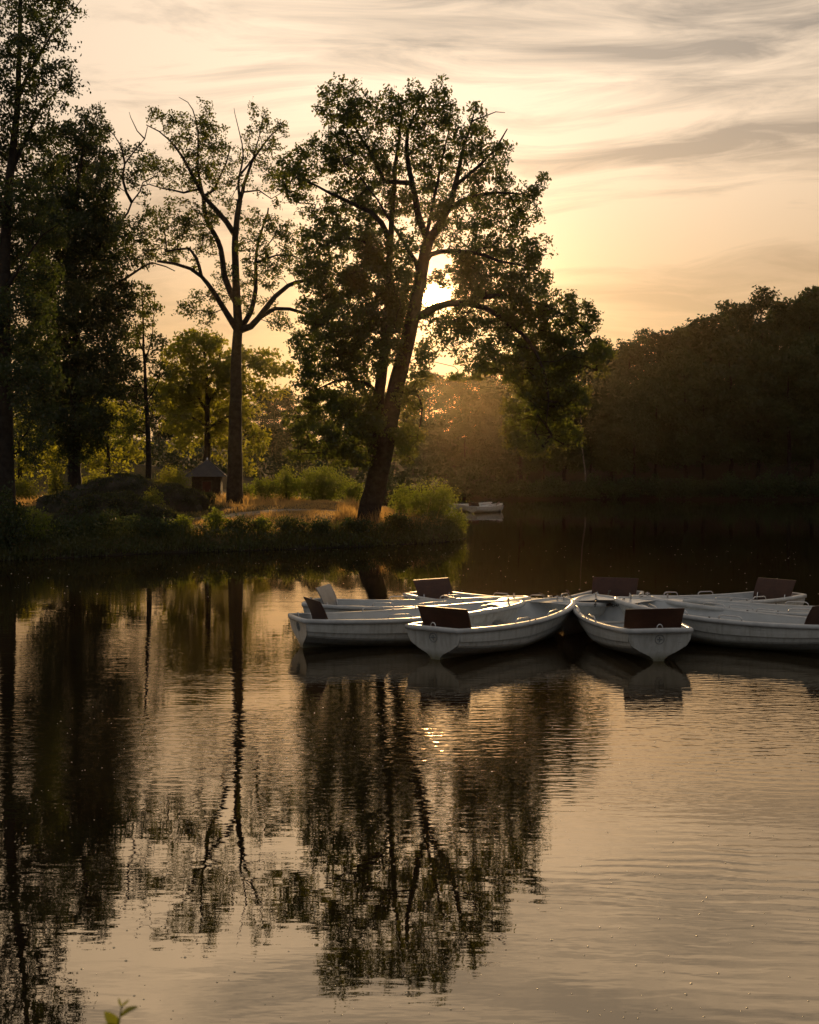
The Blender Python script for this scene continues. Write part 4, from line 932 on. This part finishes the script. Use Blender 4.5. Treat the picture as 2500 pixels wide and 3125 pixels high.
def make_boat():
    root = empty('rowing_boat')
    ts = np.concatenate([np.linspace(0, .8, 17), np.linspace(.83, 1, 11)])
    strakes = [(0, .36), (.36, .53), (.53, .69), (.69, 1.0)]; rows = []
    for i, (a, b) in enumerate(strakes):
        for k, s in enumerate(np.linspace(a, b, 5)):
            rows.append((s, (0.028 * (1 - k / 4)) if i > 0 else 0.0))
    nr, nt = len(rows), len(ts); vs = []; fs = []
    for sgn in (1, -1):
        for t in ts:
            for s, off in rows:
                x, hb, z = section(t, s); fade = min(1, (1 - t) * 9 + 0.25)
                vs.append((x, sgn * (hb + off * fade), z - (0.012 if off > 0.027 else 0)))
    for sd_ in (0, 1):
        b0 = sd_ * nt * nr
        for i in range(nt - 1):
            for j in range(nr - 1):
                q = (b0 + i * nr + j, b0 + (i + 1) * nr + j, b0 + (i + 1) * nr + j + 1, b0 + i * nr + j + 1)
                fs.append(q if sd_ else q[::-1])
    e0, e1 = (nt - 1) * nr, nt * nr + (nt - 1) * nr
    for j in range(nr - 1): fs.append((e0 + j, e1 + j, e1 + j + 1, e0 + j + 1))
    for i in range(nt - 1): fs.append((i * nr, (i + 1) * nr, nt * nr + (i + 1) * nr, nt * nr + i * nr))
    hull = mesh_obj('hull', vs, fs, M['hull'], root)
    # transom
    ss = np.linspace(0, 1, 22); pts = [section(0, s) for s in ss]
    tv = [(p[0] - 0.02, p[1] + .012, p[2]) for p in pts] + [(p[0] - 0.02, -p[1] - .012, p[2]) for p in pts]
    tv += [(p[0] + 0.03, p[1] + .012, p[2]) for p in pts] + [(p[0] + 0.03, -p[1] - .012, p[2]) for p in pts]
    n = 22; tf = [(j, j + 1, n + j + 1, n + j) for j in range(n - 1)] + [(2 * n + j, 3 * n + j, 3 * n + j + 1, 2 * n + j + 1) for j in range(n - 1)]
    tf += [(j, 2 * n + j, 2 * n + j + 1, j + 1) for j in range(n - 1)] + [(n + j, n + j + 1, 3 * n + j + 1, 3 * n + j) for j in range(n - 1)] + [(0, n, 3 * n, 2 * n)]
    transom = mesh_obj('transom', tv, tf, M['hull'], root)
    # round emblem with a cross on the transom
    mb = MB(); ez_ = 0.40
    def tx(z): return 0.06 - 0.02 - 0.10 * (z + .03) / .605 - 0.006
    ring = [(tx(ez_ + 0.082 * math.sin(a)), 0.082 * math.cos(a), ez_ + 0.082 * math.sin(a)) for a in np.linspace(0, 2 * math.pi, 20, endpoint=False)]
    mb.tube(ring, 0.0085, 5, closed=True)
    for a, b in (((0, -.05), (0, .05)), ((-.05, 0), (.05, 0))):
        mb.tube([(tx(ez_ + a[1]), a[0], ez_ + a[1]), (tx(ez_ + b[1]), b[0], ez_ + b[1])], 0.013, 4)
    mb.build('emblem', M['emblem'], transom)
    # rounded gunwale running all round the sheer
    path = [np.array((section(t, 1)[0], section(t, 1)[1], section(t, 1)[2])) for t in ts]
    port = [np.array((p[0], -p[1], p[2])) for p in path]
    a0 = path[0] - np.array((.02, 0, 0)); a1 = port[0] - np.array((.02, 0, 0))
    mids = [a0 + (a1 - a0) * k + np.array((-0.035 * math.sin(math.pi * k), 0, 0.008 * math.sin(math.pi * k))) for k in np.linspace(0, 1, 7)[1:-1]]
    loop = path[::-1] + mids + port
    loop = [p for i, p in enumerate(loop) if i == 0 or np.linalg.norm(p - loop[i - 1]) > 0.015]
    secp = [(-.045, -.02), (-.045, .018), (-.030, .030), (.030, .030), (.050, .016), (.056, -.02), (.048, -.055), (.020, -.055)]
    m, kk = len(loop), len(secp); gv = []; gf = []
    for i in range(m):
        t = loop[(i + 1) % m] - loop[i - 1]; t[2] = 0; t /= np.linalg.norm(t); nn = np.array((t[1], -t[0], 0)) * -1
        for ox, oz in secp: gv.append(loop[i] + nn * -ox * 1.0 + np.array((0, 0, oz)))
    for i in range(m):
        l = (i + 1) % m
        for k in range(kk):
            k2 = (k + 1) % kk; gf.append((i * kk + k, i * kk + k2, l * kk + k2, l * kk + k))
    # make sure the lip points outwards
    cen = np.mean(loop, 0); test = gv[5] ; ref = loop[0]
    i_mid = m // 4
    if np.linalg.norm((gv[i_mid * kk + 5] - cen)[:2]) < np.linalg.norm((loop[i_mid] - cen)[:2]):
        gv = []
        for i in range(m):
            t = loop[(i + 1) % m] - loop[i - 1]; t[2] = 0; t /= np.linalg.norm(t); nn = np.array((t[1], -t[0], 0)) * -1
            for ox, oz in secp: gv.append(loop[i] + nn * ox + np.array((0, 0, oz)))
        gf = [q[::-1] for q in gf]
    mesh_obj('gunwale', gv, gf, M['rim'], root, True)
    # inner shell and floor
    ti = np.linspace(0.012, 0.965, 22); rows2 = np.linspace(0.40, 0.995, 9); iv = []; fs2 = []
    for sgn in (1, -1):
        for t in ti:
            for s in rows2:
                x, hb, z = section(t, s); zz = max(z + 0.02 * (1 - s), 0.06)
                iv.append((x + (0.03 if t < .02 else 0), sgn * max(hb - 0.045, 0.012), zz))
    nr2, nt2 = len(rows2), len(ti)
    for sd_ in (0, 1):
        b0 = sd_ * nt2 * nr2
        for i in range(nt2 - 1):
            for j in range(nr2 - 1):
                q = (b0 + i * nr2 + j, b0 + (i + 1) * nr2 + j, b0 + (i + 1) * nr2 + j + 1, b0 + i * nr2 + j + 1); fs2.append(q[::-1] if sd_ else q)
    o2 = nt2 * nr2
    for i in range(nt2 - 1): fs2.append((i * nr2, o2 + i * nr2, o2 + (i + 1) * nr2, (i + 1) * nr2))
    for j in range(nr2 - 1):
        fs2.append((j, j + 1, o2 + j + 1, o2 + j)); e = (nt2 - 1) * nr2; fs2.append((e + j, o2 + e + j, o2 + e + j + 1, e + j + 1))
    mesh_obj('inner_shell', iv, fs2, M['inner'], root, True)
    # foredeck
    dv = []; td = np.linspace(.90, .99, 6)
    for t in td:
        x, hb, z = section(t, 1); dv += [(x, hb - .02, z + .006), (x, 0, z + .022), (x, -hb + .02, z + .006)]
    df = [q for i in range(5) for q in ((i * 3, i * 3 + 1, i * 3 + 4, i * 3 + 3), (i * 3 + 1, i * 3 + 2, i * 3 + 5, i * 3 + 4))]
    deck = mesh_obj('foredeck', dv, [q[::-1] for q in df], M['rim'], root)
    # thwarts and stern bench
    for t, wd in ((0.10, 0.34), (0.42, 0.24), (0.66, 0.22)):
        x, hb, z = section(t, 0.86); mb = MB(); mb.box((x, 0, 0.36 if t > .2 else 0.40), (wd / 2, hb - 0.055, 0.02)); mb.build('thwart', M['thwart'], root)
    # curved seat back leaning to the stern
    pv = []; pf = []; nu, nv_ = 9, 7
    for sd_ in (0, 1):
        for j in range(nv_):
            v_ = j / (nv_ - 1)
            for i in range(nu):
                u = -1 + 2 * i / (nu - 1)
                pv.append((0.42 - 0.20 * v_ ** 1.6 - 0.04 * u * u * 0 + 0.028 * sd_, u * (0.535 + 0.02 * v_), 0.42 + 0.51 * v_))
    o3 = nu * nv_
    for j in range(nv_ - 1):
        for i in range(nu - 1):
            a = j * nu + i; pf.append((a, a + 1, a + nu + 1, a + nu)[::-1]); pf.append((o3 + a, o3 + a + 1, o3 + a + nu + 1, o3 + a + nu))
    edge = [i for i in range(nu)] + [j * nu + nu - 1 for j in range(1, nv_)] + [(nv_ - 1) * nu + i for i in range(nu - 2, -1, -1)] + [j * nu for j in range(nv_ - 2, 0, -1)]
    for a, b in zip(edge, edge[1:] + edge[:1]): pf.append((a, b, o3 + b, o3 + a))
    sb_ = mesh_obj('seat_back', pv, pf, M['maroon'], root)
    for yy in (-0.40, 0.40):
        mb = MB(); mb.tube([(0.455, yy, 0.40), (0.46, yy, 0.47), (0.44, yy, 0.60)], 0.014, 6); mb.build('bracket', M['steel'], sb_, True)
    # grab rails, two a side
    for sgn in (1, -1):
        for t in (0.34, 0.60):
            pts = []
            for dt, dzz in ((0, -.02), (0.001, .045), (0.010, .078), (0.02, .085), (.085, .085), (.095, .078), (.104, .045), (.105, -.02)):
                x, hb, z = section(t + dt, 1); pts.append((x, sgn * hb, z + dzz + .02))
            mb = MB(); mb.tube(pts, 0.0125, 6); mb.build('grab_rail', M['steel'], root, True)
        x, hb, z = section(0.49, 1); mb = MB(); mb.tube([(x, sgn * hb, z), (x, sgn * hb, z + .05)], [0.022, 0.018], 6); mb.build('oarlock', M['dark_metal'], root)
    # stern ring and bow bitt
    arc = [(-0.02 - 0.02, 0.055 * math.cos(a), 0.60 + 0.075 * math.sin(a)) for a in np.linspace(0, math.pi, 9)]
    arc = [(arc[0][0], arc[0][1], .55)] + arc + [(arc[-1][0], arc[-1][1], .55)]
    mb = MB(); mb.tube(arc, 0.011, 6); mb.build('stern_ring', M['steel'], root, True)
    mb = MB(); x = section(.955, 1)[0]; mb.tube([(x, 0, .72), (x, 0, .84)], [0.022, 0.02], 8); mb.tube([(x, -.06, .81), (x, .06, .81)], 0.013, 6); mb.build('bow_bitt', M['steel'], root)
    return root

boat0 = make_boat(); first = [True]
def boat(stern, toward, label, group='rowing boats moored in a ring', panel=None, roll=0.0):
    """stern: point on the water under the transom; toward: a point the bow aims at"""
    o = boat0 if first[0] else copy_tree(boat0); first[0] = False
    o.location = (stern[0], stern[1], random.uniform(-0.012, 0.012)); o.rotation_euler = (roll, R(random.uniform(-0.4, 0.4)), math.atan2(toward[1] - stern[1], toward[0] - stern[0]))
    tag(o, label, 'boat', group)
    if panel:
        for ch in o.children:
            if ch.name.startswith('seat_back'):
                ch.data = ch.data.copy(); ch.data.materials[0] = panel; ch['label'] = 'pale seat back, coloured as if lit'
    return o
stB = G(1325, 2013, 0); stC = G(2012, 2019, 0); stA = G(915, 1975, 0)
boat(stB, (3.5, 28.3), 'white rowing boat in front, stern to us, left of the gap', roll=R(0.6))
boat(stC, (3.95, 28.9), 'white rowing boat in front with its square stern facing us, right of the gap', roll=R(-0.5))
boat(stA, (2.7, 27.7), 'leftmost rowing boat of the ring, its stern at the left end')
boat((8.08, 24.9), (4.75, 27.75), 'nearest boat on the right, seen along its side and cut by the picture edge')
boat((9.9, 27.2), (5.2, 28.4), 'boat on the right between the nearest side-on boat and the farthest right one')
boat((8.85, 31.2), (5.0, 28.5), 'farthest boat on the right, its maroon seat back above the others')
boat((5.05, 31.9), (3.35, 28.0), 'boat at the back of the ring, its maroon seat back square to us')
boat((0.35, 31.5), (3.1, 28.3), 'boat at the back left, its maroon seat back against the sun glitter')
boat((-2.15, 29.3), (2.5, 28.3), 'boat behind the leftmost one, with a seat back coloured pale as if lit', panel=M['grey_panel'])

# mooring ring in the middle of the boats
mc = np.array((3.95, 28.75, 0))
moor = tag(empty('mooring_ring', mc), 'dark steel mooring ring with chains between the bows of the boats', 'mooring')
mb = MB(); mb.tube([(0, 0, -1.5), (0, 0, 0.62)], 0.09, 10); mb.build('post', M['timber'], moor, True)
mb = MB(); mb.tube([(0.62 * math.cos(a), 0.62 * math.sin(a), 0.60) for a in np.linspace(0, 2 * math.pi, 24, endpoint=False)], 0.03, 6, closed=True); mb.build('ring', M['dark_metal'], moor, True)
for a in np.linspace(0, math.pi, 3, endpoint=False):
    mb = MB(); mb.tube([(0.62 * math.cos(a), 0.62 * math.sin(a), 0.60), (-0.62 * math.cos(a), -0.62 * math.sin(a), 0.60)], 0.022, 6); mb.build('spoke', M['dark_metal'], moor, True)
for a in (200, 235, 268, 300, 335, 5, 60, 110, 160):
    a = R(a); mb = MB(); p0 = np.array((0.62 * math.cos(a), 0.62 * math.sin(a), 0.63)); p1 = np.array((1.15 * math.cos(a), 1.15 * math.sin(a), 0.80))
    for k in range(8):
        c_ = p0 + (p1 - p0) * (k + .5) / 8 - np.array((0, 0, 0.10 * math.sin(math.pi * (k + .5) / 8))); dr_ = (p1 - p0) / np.linalg.norm(p1 - p0)
        sd2 = np.array((-dr_[1], dr_[0], 0)) if k % 2 else np.array((0, 0, 1.0))
        mb.tube([c_ + dr_ * 0.045 * math.cos(b_) + sd2 * 0.024 * math.sin(b_) for b_ in np.linspace(0, 2 * math.pi, 8, endpoint=False)], 0.008, 4, closed=True)
    mb.build('chain', M['dark_metal'], moor)

# boats lying off behind the point
ff = G(1440, 1566, 0); fg = G(1532, 1563, 0)
boat(ff, (ff[0] + 2.2, ff[1] + 3.0), 'distant white boat behind the point, stern to us', 'distant boats behind the point')
boat((fg[0], fg[1] + 0.6, 0), (fg[0] - 4, fg[1] + 1.8), 'distant white boat behind the point, lying side on with its stern to the right', 'distant boats behind the point')
fh = G(1395, 1560, 0)
boat((fh[0] - 0.4, fh[1] + 3.4, 0), (fh[0] + 2.6, fh[1] + 5.4), 'distant boat half hidden by the tip of the point', 'distant boats behind the point')

# ------------------------------------------------------------------ floating specks on the lake
def specks(n, y0, y1, r0, r1, seed, bias=1.0):
    g = np.random.default_rng(seed); y = y0 + (y1 - y0) * g.uniform(0, 1, n) ** bias
    x = y * g.uniform(-0.33, 0.33, n); k = lake_dist(x, y) < -0.3; x, y = x[k], y[k]; n = len(x)
    r = g.uniform(r0, r1, n) * g.uniform(0.6, 1.2, n); v = np.empty((n, 7, 3))
    for i in range(6):
        a = i * math.pi / 3; v[:, i] = np.stack([x + r * math.cos(a), y + r * math.sin(a), np.full(n, 0.001)], 1)
    v[:, 6] = np.stack([x, y, r * 0.75], 1)
    b = np.arange(n)[:, None] * 7
    return v.reshape(-1, 3), np.vstack([b + [i, (i + 1) % 6, 6] for i in range(6)])
v1, f1 = specks(620, 8.0, 20.0, 0.004, 0.011, 5, 1.4)
v2, f2 = specks(260, 34.0, 64.0, 0.010, 0.026, 6)
tag(mesh_obj('floating_specks', np.vstack([v1, v2]), np.vstack([f1, f2 + len(v1)]), M['speck'], smooth=True), 'tiny bubbles and seed specks floating on the lake', 'specks', kind='stuff')

# ------------------------------------------------------------------ shoot in the foreground
D = 3.0
sx0 = P(352, 3260, D); sx0[2] = float(ground(sx0[0], D))
shoot = tag(empty('leafy_shoot', sx0), 'blurred green shoot with a few leaves in the near foreground', 'plant')
def lp(x, y, dy=0.0): return P(x, y, D + dy) - sx0
mb = MB(); mb.tube([(0, 0, -0.05), lp(352, 3170) * np.array((1, 1, .5)), lp(356, 3150), lp(368, 3095), lp(372, 3068)], [0.004, 0.004, 0.003, 0.0022, 0.0015], 6); mb.build('stem', M['leaf_near'], shoot, True)
def big_leaf(p, q, wid, nrm):
    p, q = np.asarray(p), np.asarray(q); ax = q - p; L = np.linalg.norm(ax); ax /= L; sdv = np.cross(ax, nrm); sdv /= np.linalg.norm(sdv); n2 = np.cross(sdv, ax); vs = []; fs = []
    for i, u in enumerate(np.linspace(0, 1, 8)):
        ww = wid * math.sin(math.pi * min(1, 0.04 + u * 0.96)) ** 0.7; c_ = p + ax * L * u + n2 * 0.12 * L * math.sin(math.pi * u)
        vs += [c_ - sdv * ww + n2 * ww * .3, c_, c_ + sdv * ww + n2 * ww * .3]
    for i in range(7): fs += [(i * 3, i * 3 + 1, i * 3 + 4, i * 3 + 3), (i * 3 + 1, i * 3 + 2, i * 3 + 5, i * 3 + 4)]
    mesh_obj('leaf', vs, fs, M['leaf_near'], shoot, True)
big_leaf(lp(362, 3130), lp(318, 3086, -.02), 0.013, np.array((0.2, -1, .3)))
big_leaf(lp(366, 3105), lp(424, 3072, .01), 0.008, np.array((0, -.5, 1)))
big_leaf(lp(371, 3072), lp(362, 3044), 0.003, np.array((0, -1, .2)))
big_leaf(lp(371, 3072), lp(396, 3050), 0.003, np.array((0, -1, .4)))
big_leaf(lp(358, 3145), lp(312, 3128, -.03), 0.010, np.array((0.2, -1, .5)))
big_leaf(lp(354, 3165), lp(390, 3140, .03), 0.010, np.array((0, -1, .6)))

# ------------------------------------------------------------------ evening haze over the lake
hm, ht, hout = new_mat('evening_haze')
pv_ = ht.n('ShaderNodeVolumePrincipled', ins={'Color': (1.0, 0.80, 0.54, 1), 'Density': 0.000050, 'Anisotropy': 0.955})
ht.link(pv_.outputs[0], hout.inputs['Volume'])
mb = MB(); mb.box((0, 270, 20), (404, 334, 23)); hz_ = mb.build('haze', hm)
tag(hz_, 'thin warm evening haze over the lake', 'haze', kind='stuff')
hz_.display_type = 'WIRE'
